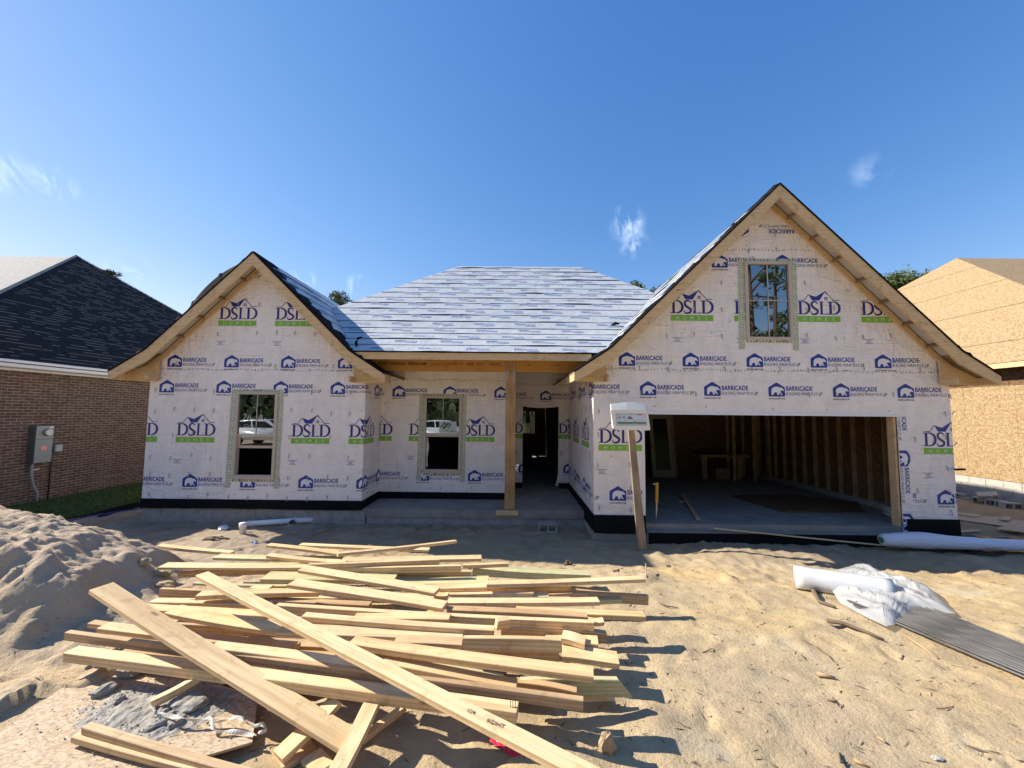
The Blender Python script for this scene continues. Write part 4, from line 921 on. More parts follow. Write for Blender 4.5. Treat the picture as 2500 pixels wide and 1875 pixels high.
ridge_end = APX+Vector((-14, 0, 0)); dq = (QF-APX); fe = APX+dq*((APX.z-2.98)/(-dq.z))
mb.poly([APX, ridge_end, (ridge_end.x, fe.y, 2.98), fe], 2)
mb.poly([APX, (-10.92, yb_, 2.98), (ridge_end.x, yb_, 2.98), ridge_end], 0)
for p, q in ((APX, fe), (APX, Vector((-10.92, yb_, 2.98)))):    # hip caps
    n = 90
    for i in range(n):
        a = p.lerp(q, i/n)+Vector((0, 0, .03)); b = p.lerp(q, (i+1.25)/n)+Vector((0, 0, .018)); s_ = Vector((.0, .075, -.03)); s2 = Vector((-.13, 0, .0))
        mb.poly([a-s_*(-1 if False else 1), a, b, b-s_], 2 if q is fe else 0); mb.poly([a, a+Vector((.11, .02, -.08)), b+Vector((.11, .02, -.08)), b], 0)
mb.build('roof', [SHG, SHB, SHF], bh)
# electric panel, meter, conduit, junction box on the brick wall
PANM = mat('panel_grey', (.25, .28, .27), .45, .1); PAND = mat('panel_dark', (.10, .115, .11), .5); REDL = mat('red_label', (.65, .16, .15), .5)
ep = empty('electric_panel', (XB, 9.1, .68)); tag(ep, 'grey electric meter panel with a red warning label on the brick wall', 'electric panel')
mb = MB(); mb.box((XB+.001, 8.98, .70), (XB+.16, 9.33, 1.58)); mb.build('cabinet', [PAND], ep, bevel=.006)
mb = MB(); mb.box((XB+.161, 8.985, 1.26), (XB+.172, 9.325, 1.575)); mb.box((XB+.161, 8.985, .705), (XB+.17, 9.325, 1.25)); mb.build('cover', [PANM], ep, bevel=.003)
mb = MB(); mb.tube([(XB+.172, 9.19, 1.42), (XB+.24, 9.19, 1.42)], .072, 20); mb.build('meter', [mat('meter_glass', (.55, .57, .58), .2)], ep)
mb = MB(); mb.tube([(XB+.172, 9.19, 1.42), (XB+.19, 9.19, 1.42)], .086, 20); mb.build('meter_ring', [PAND], ep)
mb = MB(); mb.box((XB+.1715, 9.09, .98), (XB+.1725, 9.22, 1.11)); b = MB()
for i in range(4): mb.box((XB+.1726, 9.10, 1.0+i*.027), (XB+.1730, 9.21, 1.008+i*.027), 1)
mb.build('warning_label', [REDL, WHITEP], ep)
mb = MB(); mb.box((XB+.1721, 9.235, 1.52), (XB+.1728, 9.32, 1.55)); mb.box((XB+.001, 9.14, .52), (XB+.004, 9.24, .55)); mb.build('label', [WHITEP], ep)
mb = MB(); mb.tube([(XB+.08, 9.03, .70), (XB+.08, 9.03, .45), (XB+.10, 9.06, .2), (XB+.14, 9.13, -.0), (XB+.14, 9.13, -.3)], .028, 10); mb.build('conduit', [PANM], ep, smooth=True)
jb = empty('junction_box', (XB, 9.6, .9)); tag(jb, 'small pale grey utility box to the right of the meter panel', 'utility box')
mb = MB(); mb.box((XB+.001, 9.44, .92), (XB+.12, 9.60, 1.10)); mb.build('box_cover', [mat('box_grey', (.42, .43, .44), .45)], jb, bevel=.02)
mb = MB(); mb.box((XB+.001, 9.41, .94), (XB+.05, 9.445, 1.08)); mb.tube([(XB+.03, 9.44, .94), (XB+.03, 9.44, -.28)], .013, 8); mb.build('cable', [BLACKP], jb)

# ---------------------------------------------------------------- sheathed house on the right
oh = empty('sheathed_house', (16, 12, -.5)); tag(oh, 'unfinished house sheathed in bare golden strand board on a block foundation', 'house')
XR = 13.9; zb = .225; zt_ = 2.915
mb = MB()
y_ = 8.2; k = 0
while y_ < 22: mb.box((XR, y_+.005, zb), (XR+.012, min(y_+1.215, 22)-.005, zt_)); y_ += 1.219
mb.box((XR+.004, 8.21, zb+.01), (XR+8, 22, zt_-.01)); mb.build('wall', [OSB], oh)
courses_y = MB(); z = zb-.01; k = 0; r_ = random.Random(9)
while z > -.7:
    y_ = 8.2-(.2 if k % 2 else 0)
    while y_ < 22: courses_y.box((XR-.012-r_.uniform(0, .004), max(y_, 8.2)+.005, z-.198), (XR+.15, y_+.4, z-.005)); y_ += .406
    z -= .203; k += 1
courses_y.box((XR-.004, 8.21, -.8), (XR+.14, 22, zb-.012)); courses_y.build('block_foundation', [BLOCKL], oh)
FE = 13.45
mb = MB(); mb.box((FE-.0, 7.75, 3.37), (FE+.038, 22.5, 3.505)); mb.box((FE+.04, 7.75, 3.37), (24, 7.79, 3.505)); mb.build('fascia_board', [TRIM], oh)
mb = MB(); mb.box((FE+.04, 7.8, 3.42), (XR+.3, 22.4, 3.43)); mb.poly([(XR-.005, 8.1, zt_), (XR-.005, 22, zt_), (XR-.005, 22, 3.42), (XR-.005, 8.1, 3.42)][::-1]); mb.build('soffit', [OSBD], oh)
n2 = (-.75, 0, 1); c2 = 3.515-.75*FE; AP2 = atP(2335, 630, n2, c2); Q2 = atP(2500, 697, n2, c2); d2 = Q2-AP2; f2 = AP2+d2*((AP2.z-3.515)/(-d2.z)); b2 = Vector((FE, AP2.y+(AP2.x-FE), 3.515))
mb = MB(); f2.x = min(f2.x, 60)
LF = Vector((FE, f2.y+(f2.x-FE)*-1 if False else f2.y, 3.515))
f2b = Vector((FE, AP2.y+d2.y*((FE-AP2.x)/d2.x), 3.515))
# panels of strand board with visible joints on the left slope
u_ = Vector((0, 1, 0)); v_ = Vector((1, 0, .75)).normalized(); LL = (AP2.x-FE)*1.25
i = 0; v0 = 0
while v0 < LL:
    v1 = min(v0+1.217, LL); s0, s1 = v0/LL, v1/LL
    ya0 = f2b.y+(AP2.y-f2b.y)*s0; ya1 = f2b.y+(AP2.y-f2b.y)*s1; yb0 = b2.y+(AP2.y-b2.y)*s0; yb1 = b2.y+(AP2.y-b2.y)*s1
    O = Vector((FE, 0, 3.515)); g_ = .006*(i % 2)
    lo = O+v_*(v0+.006); hi = O+v_*(v1-.006)
    mb.poly([(lo.x, ya0, lo.z+g_), (lo.x, yb0, lo.z+g_), (hi.x, yb1, hi.z+g_), (hi.x, ya1, hi.z+g_)][::-1]); v0 = v1; i += 1
mb.poly([f2b-Vector((0, 0, .02)), AP2-Vector((0, 0, .02)), b2-Vector((0, 0, .02))], 1)
mb.poly([f2b, (AP2.x+30, f2b.y, 3.515), (AP2.x+30, AP2.y, AP2.z), AP2], 0); mb.poly([b2, AP2, (AP2.x+30, AP2.y, AP2.z), (AP2.x+30, b2.y, 3.515)], 0)
mb.build('roof', [OSB, OSBD], oh)

# ---------------------------------------------------------------- trees
LEAFM = [mat('pine_needles', (.045, .075, .022), .7), mat('pine_needles_light', (.085, .125, .04), .7)]; BARK = mat('bark', (.12, .085, .06), .9)
def tree(name, label, x, y, z0, h, cr_, ch, seed, nclump=70, leaf=.22, per=60, flat=.5, limbs=9, group=None, dens=1):
    r_ = random.Random(seed); t = empty(name, (x, y, z0)); tag(t, label, 'tree', group)
    tr = MB(); bend = (r_.uniform(-.5, .5), r_.uniform(-.5, .5)); P = lambda s: Vector((x+bend[0]*s*s, y+bend[1]*s*s, z0+h*s*.96))
    R0 = h*.018+.08
    tr.tube([P(i/8) for i in range(9)], [R0*(1-.8*i/8) for i in range(9)], 8)
    cl = []
    for i in range(limbs):
        s = 1-(ch/h)*r_.random()**.9*.85; a = r_.random()*6.28; l = cr_*r_.uniform(.55, 1.0)*(1-.6*max(0, s-.8)/.2); b = P(s*.985); e = b+Vector((math.cos(a)*l, math.sin(a)*l, l*r_.uniform(.1, .55)))
        m = b.lerp(e, .5)+Vector((0, 0, l*.08)); tr.tube([b, m, e], [R0*.28, R0*.18, R0*.07], 5)
        for k in range(max(1, nclump//limbs)):
            c = b.lerp(e, r_.uniform(.35, 1.05))+Vector((r_.gauss(0, cr_*.13), r_.gauss(0, cr_*.13), r_.gauss(0, cr_*.08))); cl.append(c)
    tr.build('trunk', [BARK], t, smooth=True)
    cm = MB()
    for c in cl:
        q = cr_*r_.uniform(.12, .26); m = r_.random() < .45
        for k in range(per):
            d = Vector((r_.gauss(0, 1), r_.gauss(0, 1), r_.gauss(0, flat))); d *= q/max(.4, d.length)*r_.random()**.4; p = c+d; a = Vector((r_.uniform(-1, 1), r_.uniform(-1, 1), r_.uniform(-1, 1))).normalized()*leaf*r_.uniform(.5, 1.2); b = a.cross(Vector((r_.uniform(-1, 1), r_.uniform(-1, 1), r_.uniform(-1, 1)))).normalized()*leaf*.35
            cm.mesh([p-a, p+b, p+a, p-b], [(0, 1, 2, 3)], 1 if (m if r_.random() < .8 else not m) else 0)
    cm.build('crown', LEAFM, t); return t
def tree_at(px, py, Y_, label, cr_, ch, seed, **k):
    p = atY(px, py, Y_); return tree(k.pop('name', 'pine_tree'), label, p.x, Y_, -.5, p.z+.5, cr_, ch, seed, **k)
GT = 'trees standing behind the houses'
tree_at(832, 702, 42, 'tall pine with an open crown showing between the left gable and the hip roof', 2.2, 3.4, 3, nclump=90, leaf=.15, per=45, limbs=13, group=GT)
tree_at(1535, 690, 55, 'dark bushy treetop showing in the dip left of the tall gable roof', 3.6, 4.5, 5, nclump=110, leaf=.26, per=50, flat=.7, limbs=14, group=GT)
tree_at(1590, 706, 60, 'second, lower treetop beside the tall gable roof slope', 3.4, 4, 15, nclump=80, leaf=.28, per=50, flat=.7, limbs=12, group=GT)
tree_at(2205, 655, 48, 'round dense green crown rising behind the strand board roof', 3.9, 4.5, 6, nclump=160, leaf=.24, per=60, flat=.7, limbs=18, group=GT)
tree_at(262, 640, 50, 'treetop barely rising over the dark shingle hip, upper of the two', 2.3, 3, 8, nclump=50, leaf=.2, per=45, group=GT)
tree_at(352, 706, 48, 'treetop barely rising over the dark shingle hip, lower of the two', 1.8, 2.6, 9, nclump=40, leaf=.2, per=45, group=GT)
for i, (x, y, h, c, s_) in enumerate(((.9, 22.8, 6.0, 2.6, 31), (-2.8, 23, 6.0, 2.6, 32))):
    tree('bush_tree', 'low bushy tree in the back yard seen through the open doorway' if i == 0 else 'low bushy tree behind the house, farther left in the back yard', x, y, -.4, h, c, h*.8, s_, nclump=130, leaf=.2, per=50, flat=1, limbs=20, group='low trees behind the house')
# trees behind the photographer: only their reflections show in the panes
GB = 'pines behind the photographer'
for i, (x, y, h, c) in enumerate(((9, -13, 15, 3.2), (13.5, -15, 17, 3.4), (17, -12, 15, 2.8), (4, -19, 14, 3.6), (-5, -18, 13, 3.4), (-13, -20, 14, 3.6), (24, -20, 17, 3.5), (-1, -24, 14, 4))):
    tree('pine_tree', 'pine across the street reflected in the window panes', x, y, -.3, h, c, h*.62, 40+i, nclump=38, leaf=.26, per=34, limbs=13, group=GB)

# a belt of woods across the street, and two parked cars: they show in the window panes
mb = MB(); r_ = random.Random(91)
for i in range(260):
    x = r_.uniform(-70, 70); y = r_.uniform(-46, -32); h = r_.uniform(4, 13); 
    for k in range(46):
        p = Vector((x+r_.gauss(0, 1.8), y+r_.gauss(0, 1.2), max(.2, h*r_.random()**.6+r_.gauss(0, .8)))); a = Vector((r_.uniform(-1, 1), r_.uniform(-.3, .3), r_.uniform(-1, 1))).normalized()*r_.uniform(.5, 1.1); b = a.cross(Vector((0, 1, 0))).normalized()*r_.uniform(.4, .8)
        mb.mesh([p-a, p+b, p+a, p-b], [(0, 1, 2, 3)], r_.randint(0, 1))
tag(mb.build('woods', LEAFM), 'far belt of dark woods across the street', 'woods', kind='stuff')
CARW = mat('white_car_paint', (.72, .74, .76), .2); CARG = mat('car_glass', (.02, .025, .03), .05); TYR = mat('tyre', (.02, .02, .02), .7); RIM = mat('rim', (.35, .36, .38), .3, .8)
def car(x, y, rz, label):
    t = empty('parked_car', (x, y, -.02), rz); tag(t, label, 'car', 'cars parked behind the photographer')
    def part(nm, mb_, m): o = mb_.build(nm, m, smooth=False); o.parent = t; return o
    prof = [(-2.3, .35), (-2.32, .75), (-2.2, .95), (-1.75, 1.02), (-1.25, 1.42), (-.6, 1.5), (.5, 1.46), (1.15, 1.02), (2.0, .9), (2.25, .72), (2.28, .35)]
    mb = MB(); mb.prism([(a, -.9, b) for a, b in prof], (0, 1.8, 0)); o = part('body', mb, [CARW])
    bm = bmesh.new(); bm.from_mesh(o.data); bmesh.ops.bevel(bm, geom=list(bm.edges), offset=.09, segments=3, affect='EDGES'); bm.to_mesh(o.data); bm.free(); o.data.polygons.foreach_set('use_smooth', [True]*len(o.data.polygons))
    for s in (-1, 1):
        for q in ([(-1.5, 1.05), (-1.15, 1.38), (-.45, 1.43), (-.4, 1.05)], [(-.32, 1.05), (-.36, 1.43), (.42, 1.40), (.98, 1.05)]):
            mb = MB(); mb.prism([(a, s*.89, b) for a, b in q], (0, s*.015, 0)); part('side_window', mb, [CARG])
    mb = MB(); mb.prism([(.56, -.78, 1.455), (1.16, -.78, 1.04), (1.16, .78, 1.04), (.56, .78, 1.455)], (.02, 0, .02)); part('windscreen', mb, [CARG])
    for a in (-1.4, 1.42):
        for s in (-1, 1):
            mb = MB(); mb.tube([(a, s*.72, .34), (a, s*.93, .34)], .34, 22); w_ = part('wheel', mb, [TYR]); mb = MB(); mb.tube([(a, s*.925, .34), (a, s*.94, .34)], .2, 12); r1 = mb.build('rim', [RIM]); r1.parent = w_
car(-14.2, -5.6, .1, 'white car behind the photographer reflected in the left wing window'); car(-4.6, -6.6, .05, 'white car behind the photographer reflected in the porch window')
# ---------------------------------------------------------------- the lumber pile
LG = 'loose boards of the lumber pile'
def board(xa, ya, xb, yb, za, zb, w, t, label, m=WOOD, name='lumber_board', back=1, roll=0, cut=0, group=LG, over=0.0, warp=.006, hgt=None, cat='board'):
    """box whose top front edge runs between two points given where they show in the photograph and their real heights above the slab"""
    if group == LG:
        za, zb = za*1.28+.01, zb*1.28+.01
        if t < .06: t *= .84
    A = atZ(xa, ya, za); B = atZ(xb, yb, zb); d = B-A; Ln = d.length; d.normalize()
    side = Vector((-d.y, d.x, 0)).normalized()
    if side.y < 0: side = -side
    side *= back
    if roll: side = (Matrix.Rotation(roll, 3, d) @ side)
    dn = d.cross(side).normalized()
    if dn.z > 0: dn = -dn
    n = max(6, int(Ln/.2)); rr_ = random.Random(int(xa*3+ya)); ph = rr_.random()*6; tw = rr_.uniform(-.03, .03)
    vs = []; fs = []; L2 = Ln+over
    ra = .0035
    for i in range(n+1):
        s = i/n; c = A+d*(L2*s)+Vector((0, 0, math.sin(s*math.pi+ph)*warp))+side*(math.sin(s*2.6+ph)*warp); a = tw*(s-.5); sd_ = side*math.cos(a)+dn*math.sin(a); dd = dn*math.cos(a)-side*math.sin(a)
        cu = cut*(1) if i == n else 0
        for (p, q) in ((0, ra), (ra, 0), (w-ra, 0), (w, ra), (w, t-ra), (w-ra, t), (ra, t), (0, t-ra)):
            vs.append(c+sd_*p+dd*q+d*(cu*(q/t)))
    for i in range(n):
        for k in range(8): fs.append((i*8+k, i*8+(k+1) % 8, (i+1)*8+(k+1) % 8, (i+1)*8+k))
    fs += [tuple(range(7, -1, -1)), tuple(range(n*8, n*8+8))]
    mid = A.lerp(B, .5); ax = Matrix((d, side.normalized(), -dn)).transposed()      # local x = along the board
    inv = ax.transposed(); me = bpy.data.meshes.new(name); lv = [inv @ (v-mid) for v in vs]
    me.from_pydata(lv, [], fs); me.materials.append(m); me.update()
    bm = bmesh.new(); bm.from_mesh(me); bmesh.ops.recalc_face_normals(bm, faces=bm.faces); bm.to_mesh(me); bm.free()
    o = bpy.data.objects.new(name, me); COL.objects.link(o); o.matrix_world = Matrix.Translation(mid) @ ax.to_4x4()
    return tag(o, label, cat, group)
W, GW, DW = WOOD, GREENW, DARKW
BO = [
 # back row, near the house
 (382.6, 1331, 560, 1351, .05, .02, .09, .05, 'pale board half buried at the foot of the sand heap, back left', W),
 (520, 1360, 830, 1368, .10, .10, .14, .04, 'green treated board lying flat next to the buried pale board at the back', GW),
 (728.5, 1331, 1045.6, 1342, .04, .04, .10, .038, 'low flat board behind the crossed pair at the back of the pile', W),
 (649.7, 1331, 820, 1352, .20, .15, .09, .04, 'short board at the very back, left arm of the flat V', W),
 (826, 1352, 1116, 1320, .16, .0, .07, .045, 'thin board at the back pointing away to the house, right arm of the flat V', W),
 (649.7, 1356.5, 838, 1374, .16, .15, .09, .045, 'short board just left of the long pale one at the back', W),
 (830, 1372, 1175.6, 1362, .14, .14, .13, .045, 'broad pale board ending squarely at the back right of the pile', W),
 (750.5, 1377, 1073, 1368, .24, .22, .06, .06, 'narrow board laid over the broad pale one at the back', W),
 (383.4, 1386, 753.5, 1384, .12, .12, .15, .035, 'wide pale board with a darker notch shade, leftmost of the upper rows', W),
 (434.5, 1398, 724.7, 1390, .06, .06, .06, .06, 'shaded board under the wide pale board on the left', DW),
 (806, 1385, 1125, 1382.5, .20, .20, .04, .07, 'board on edge with its end near the middle, below the broad pale one', W),
 (830, 1395, 1151, 1394.5, .14, .14, .06, .08, 'lower board on edge ending just right of the one above it', DW),
 (1130, 1378, 1241.6, 1377.5, .16, .16, .05, .05, 'short block lying on the green board at the back right', W),
 (1153.8, 1388, 1442.5, 1405, .12, .02, .15, .08, 'thick board with a mossy green top at the back right end', GW),
 (635.9, 1412, 960, 1420, .18, .14, .20, .05, 'wide yellowish green plank in the upper left of the pile', GW),
 (900, 1424, 1191.7, 1424, .10, .10, .20, .05, 'wide yellowish plank continuing under the crossed boards to the right', GW),
 (470, 1424, 700, 1430, .06, .06, .05, .03, 'thin green treated strip under the diagonal board on the left', GW),
 (608, 1435, 657, 1436, .09, .09, .08, .04, 'small offcut between the diagonal board and the green plank', W),
 (728, 1390, 1059, 1450, .30, .26, .13, .04, 'loose board slanting to the right, upper of two parallel ones', W),
 (701.5, 1426, 1078.7, 1486, .31, .27, .13, .042, 'loose board slanting to the right, lower of two parallel ones', W),
 (1060, 1452, 1092, 1454, .17, .17, .08, .04, 'board end peeking out right of the upper slanting board', W),
 (980, 1436, 1190, 1434.5, .16, .16, .10, .045, 'board whose end butts against the long pale board on the right', W),
 (1188, 1425, 1577, 1415.6, .22, .20, .09, .045, 'long straight board reaching farthest right in the upper part', W),
 (1080, 1438, 1394.8, 1432, .15, .15, .10, .06, 'board directly beneath the long straight one at the upper right', W),
 (1395.8, 1440, 1584, 1457, .13, .08, .06, .09, 'thick round-edged board slanting down at the upper right end', DW),
 (1095, 1449, 1302.6, 1450, .15, .15, .05, .06, 'dark-faced board with a zigzag shadow on the right half', W),
 (1150, 1447, 1435, 1449, .11, .11, .09, .03, 'thin lit board behind the zigzag-shaded one', W),
 (1087.7, 1474, 1464, 1467, .20, .20, .10, .045, 'pale board with a square end above the brown-topped one', W),
 (1380, 1468, 1519.6, 1466, .07, .07, .06, .05, 'green stub poking out right at mid height of the pile', GW),
 (1091, 1488, 1435, 1508, .24, .22, .08, .04, 'board with a finely sawn brown top in the middle right', DW),
 (1260, 1489, 1578, 1508, .20, .16, .09, .05, 'board ending right beside the long upper shadow', W),
 (672, 1478, 1450, 1520, .27, .24, .05, .07, 'very long board running from under the diagonal to the right end', W),
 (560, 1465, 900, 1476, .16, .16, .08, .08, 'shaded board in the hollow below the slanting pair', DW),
 (736, 1505, 1206, 1538, .30, .26, .07, .06, 'greyish board with splinters and nails at its right end', W),
 (860, 1509, 1095, 1514.5, .26, .26, .10, .04, 'board behind the greyish splintered one', W),
 (670.6, 1547, 1129, 1555, .27, .24, .13, .045, 'broad board with a pointed shadow, middle of the pile', W),
 (401, 1496, 672, 1542, .28, .25, .14, .042, 'broad board slanting between the two diagonals', W),
 (476.4, 1456, 777.8, 1446, .23, .20, .10, .05, 'board with a worn end under the second diagonal', W),
 (390, 1436, 650, 1452, .20, .16, .04, .10, 'dark weathered board on edge near the sand heap', DW),
 (363.4, 1469, 652, 1480, .17, .16, .09, .045, 'pale board under the weathered one on the left', W),
 (330, 1484, 690, 1510, .19, .18, .10, .05, 'board below the pale one, crossing under the first diagonal', W),
 (420, 1524, 1000, 1562, .12, .12, .08, .09, 'deep-lying shaded board with nail marks on its face', DW),
 (213.8, 1521, 401, 1540, .15, .13, .06, .05, 'board poking out left beneath the first diagonal, upper one', DW),
 (236, 1534, 713, 1584, .17, .17, .10, .045, 'pale board poking out left, second one down', W),
 (160, 1541, 1424, 1715, .22, .24, .04, .062, 'longest weathered board running along the front of the pile', DW),
 (157, 1591, 1259.5, 1744, .19, .22, .09, .066, 'front board with three nails standing in its right end', W),
 (508.7, 1580, 872, 1634, .25, .22, .09, .045, 'board with a notched shadow left of the second diagonal', W),
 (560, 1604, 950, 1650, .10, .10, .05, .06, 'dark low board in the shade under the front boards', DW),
 (851, 1568, 1449.6, 1655, .33, .30, .10, .05, 'long clear board slanting to the lower right with a knot near the end', W),
 (960, 1572, 1127, 1573, .25, .25, .10, .07, 'short board end in shade left of the grained face', DW),
 (1130.5, 1556, 1370.7, 1566, .31, .30, .04, .09, 'two-by-four standing on edge with an arching grain', W),
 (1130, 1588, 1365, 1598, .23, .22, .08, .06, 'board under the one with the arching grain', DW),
 (1369, 1560, 1427, 1571, .20, .20, .12, .05, 'short square board end right of the arching grain', W),
 (1330, 1563, 1461, 1576, .17, .17, .12, .05, 'board end behind, slightly farther right than its neighbour', W),
 (1223.7, 1529, 1482, 1548, .20, .18, .05, .08, 'reddish brown board on edge above the arching grain', DW),
 (1440, 1517, 1475, 1518, .17, .17, .08, .04, 'little board end at the right, under the very long board', W),
 (1372, 1605, 1512.4, 1618, .16, .16, .15, .05, 'wide board end sticking out right in the middle of the pile', W),
 (1272, 1664, 1510, 1659, .19, .17, .04, .115, 'wide board on edge with an angled sawn end', GW),
 (1408, 1697, 1465.8, 1698, .07, .07, .06, .04, 'small ledge of board under the angled sawn end', W),
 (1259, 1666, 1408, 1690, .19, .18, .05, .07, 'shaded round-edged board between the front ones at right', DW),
 (958, 1614, 1227, 1652, .17, .15, .05, .10, 'greenish board on edge deep in the shade right of the second diagonal', GW),
 (930, 1622, 1259.8, 1675, .27, .24, .09, .05, 'pale board passing under the second diagonal to the right', W),
 # pieces under and in front
 (367, 1713, 483, 1652, .11, .16, .05, .055, 'short upright stick of wood resting on the grey mortar', W),
 (690, 1858, 830, 1712, .06, .15, .11, .04, 'board running away under the front board, left of three', W),
 (842, 1880, 928, 1716, .10, .17, .10, .04, 'board with a large knot running away under the pile, middle of three', W),
 (888, 1812, 990, 1722, .02, .06, .05, .04, 'thin board running away under the pile, right of three', W),
 (690, 1880, 775, 1828, .02, .02, .14, .035, 'stepped board end in the sand below the first diagonal', W),
 (770, 1900, 818, 1858, .02, .03, .16, .035, 'board end at the bottom edge below the first diagonal', W),
 (176, 1795, 640, 1925, .10, .09, .05, .042, 'front piece of the doubled-up board at the bottom left', W),
 (196, 1779, 640, 1898, .125, .115, .045, .05, 'rear piece of the doubled-up board at the bottom left', DW),
]
for b in BO:
    cut = 0
    if 'angled sawn' in b[8]: cut = .10
    o = board(*b[:9], m=b[9], cut=cut)
# boards buried deep in the heap: only slivers of them show between the others
r_ = random.Random(19)
for i in range(16):
    y0_ = r_.uniform(1455, 1660); x0_ = r_.uniform(300, 760)-(y0_-1450)*.2; x1_ = x0_+r_.uniform(450, 800); z0_ = r_.uniform(.03, .14)
    board(x0_, y0_, min(x1_, 1380), y0_+r_.uniform(-12, 60), z0_, z0_+r_.uniform(-.02, .02), r_.choice((.05, .09, .1)), .038, 'board buried deep in the lumber pile with only slivers of it showing', m=r_.choice((WOOD, DARKW, DARKW)), group=LG)
D1 = board(221.7, 1436, 851.3, 1850, .48, .075, .145, .04, 'broad clear two-by-six lying diagonally across the left of the pile', WOOD, cat='board', warp=.01)
D2 = board(478, 1404, 1372.5, 1875, .45, .31, .095, .045, 'rough diagonal two-by-four crossing the pile down to the bottom edge', WOOD, warp=.0005, over=.6)
STAMP = mat('grade_stamp', (.10, .07, .05), .8)
def stamp(o, s, x, y, h, rot=0):
    mb = MB(); v, f = text2d(s, h, .01); c_, s_ = math.cos(rot), math.sin(rot)
    me = bpy.data.meshes.new('grade_stamp'); me.from_pydata([(x+a*c_-b*s_, y+a*s_+b*c_, .0035) for a, b in v], [], f); me.materials.append(STAMP)
    q = bpy.data.objects.new('grade_stamp', me); COL.objects.link(q); q.parent = o
L2_ = max(v.co.x for v in D2.data.vertices)
stamp(D2, 'KDHT', L2_-1.02, .03, .026, .1); stamp(D2, '124', L2_-1.14, .03, .024, .1)
mb = MB(); L1_ = max(v.co.x for v in D1.data.vertices)
pts_ = [(L1_-.07, .03), (L1_-.055, .065), (L1_-.085, .10), (L1_-.06, .11), (L1_-.12, .02)]
me = bpy.data.meshes.new('nail_mark'); vv_ = []; ff_ = []
for a, b in pts_: n0 = len(vv_); vv_ += [(p, q, .0022) for p, q in circ(a, b, .005, 6)]; ff_.append(tuple(range(n0, n0+6)))
me.from_pydata(vv_, [], ff_); me.materials.append(STAMP); q = bpy.data.objects.new('nail_mark', me); COL.objects.link(q); q.parent = D1
# three nails, and the stamps on boards
NAIL = mat('rusty_nail', (.12, .09, .07), .5, .7)
mb = MB()
for x in (1246, 1252, 1258): p = atZ(x, 1731, .285); mb.tube([p-Vector((0, 0, .02)), p+Vector((0, 0, .045))], .0022, 5)
tag(mb.build('nail', [NAIL]), 'three thin nails sticking up from the end of the front board', 'nails')
blk = atZ(1212, 1540, .37); mb = MB(); mb.obox(blk, (.10, .03, .0), (-.02, .06, 0), (.01, -.01, .07)); tag(centre(mb.build('wood_block', [WOOD], bevel=.004)), 'splintered end block torn off a board, standing on the pile', 'wood block')

# ---------------------------------------------------------------- strand board, dried mortar, strap
def on(x, y, dz=0.0):
    z = 0.0
    for _ in range(12): p = atZ(x, y, z+dz); z = .5*z+.5*gz(p.x, p.y)
    return Vector((p.x, p.y, gz(p.x, p.y)+dz))
def sheet(pts, z, t, name, label, m, cat, dzs=None, group=None):
    mb = MB(); P = [atZ(x, y, z) for x, y in pts]
    if dzs: P = [p+Vector((0, 0, d)) for p, d in zip(P, dzs)]
    mb.prism(P, (0, 0, -t)); return tag(centre(mb.build(name, [m])), label, cat, group)
sheet([(630, 1700), (616, 1811), (478, 1852), (60, 1990), (-60, 1830), (205, 1640), (300, 1600)], .075, .014, 'strand_board', 'weathered strand board sheet under the grey mortar at the bottom left', OSBG, 'board')
mb = MB(); r_ = random.Random(21)
MC = [(atZ(370, 1740, .06), .62), (atZ(500, 1760, .06), .5), (atZ(300, 1700, .06), .4)]
n1, n2 = 120, 76
c0 = atZ(385, 1732, .077)
for j in range(n2+1):
    for i in range(n1+1):
        u, v = (i/n1-.5)*1.15, (j/n2-.5)*.66; rr2 = (u/.47)**2+(v/.26)**2; q = 1-rr2+.5*noise.noise(Vector((u*4, v*4, 3)))
        h = max(-.02, .018*q+.026*max(0, noise.noise(Vector((u*7, v*7, 1))))*max(0, q)+.010*noise.noise(Vector((u*22, v*22, 5)))+.007*noise.noise(Vector((u*48, v*48, 9))))
        mb.v.append((c0.x+u, c0.y+v, .073+h))
for j in range(n2):
    for i in range(n1):
        a = j*(n1+1)+i; f = (a, a+1, a+n1+2, a+n1+1)
        if max(mb.v[k][2] for k in f) > .0745: mb.f.append(f); mb.m.append(0)
tag(mb.build('mortar_spill', [CEMENT], smooth=True), 'thin spill of dried grey mortar on the strand board', 'mortar', kind='stuff')
def rock(p, sx, sy, sz, seed, name, label, m, group=None, rz=0, cat='lump', lump=.35):
    bm = bmesh.new(); bmesh.ops.create_icosphere(bm, subdivisions=3, radius=1)
    for v in bm.verts:
        d = v.co.normalized(); k = 1+lump*noise.noise(d*1.7+Vector((seed, 0, 0)))+lump*.45*noise.noise(d*5+Vector((0, seed, 0))); v.co = Vector((d.x*sx, d.y*sy, d.z*sz))*k
    bmesh.ops.transform(bm, matrix=Matrix.Rotation(rz, 4, 'Z'), verts=bm.verts)
    me = bpy.data.meshes.new(name); bm.to_mesh(me); bm.free(); me.materials.append(m); o = bpy.data.objects.new(name, me); COL.objects.link(o); o.location = p+Vector((0, 0, sz*.45))
    return tag(o, label, cat, group)
CG = 'lumps of dried grey mortar'
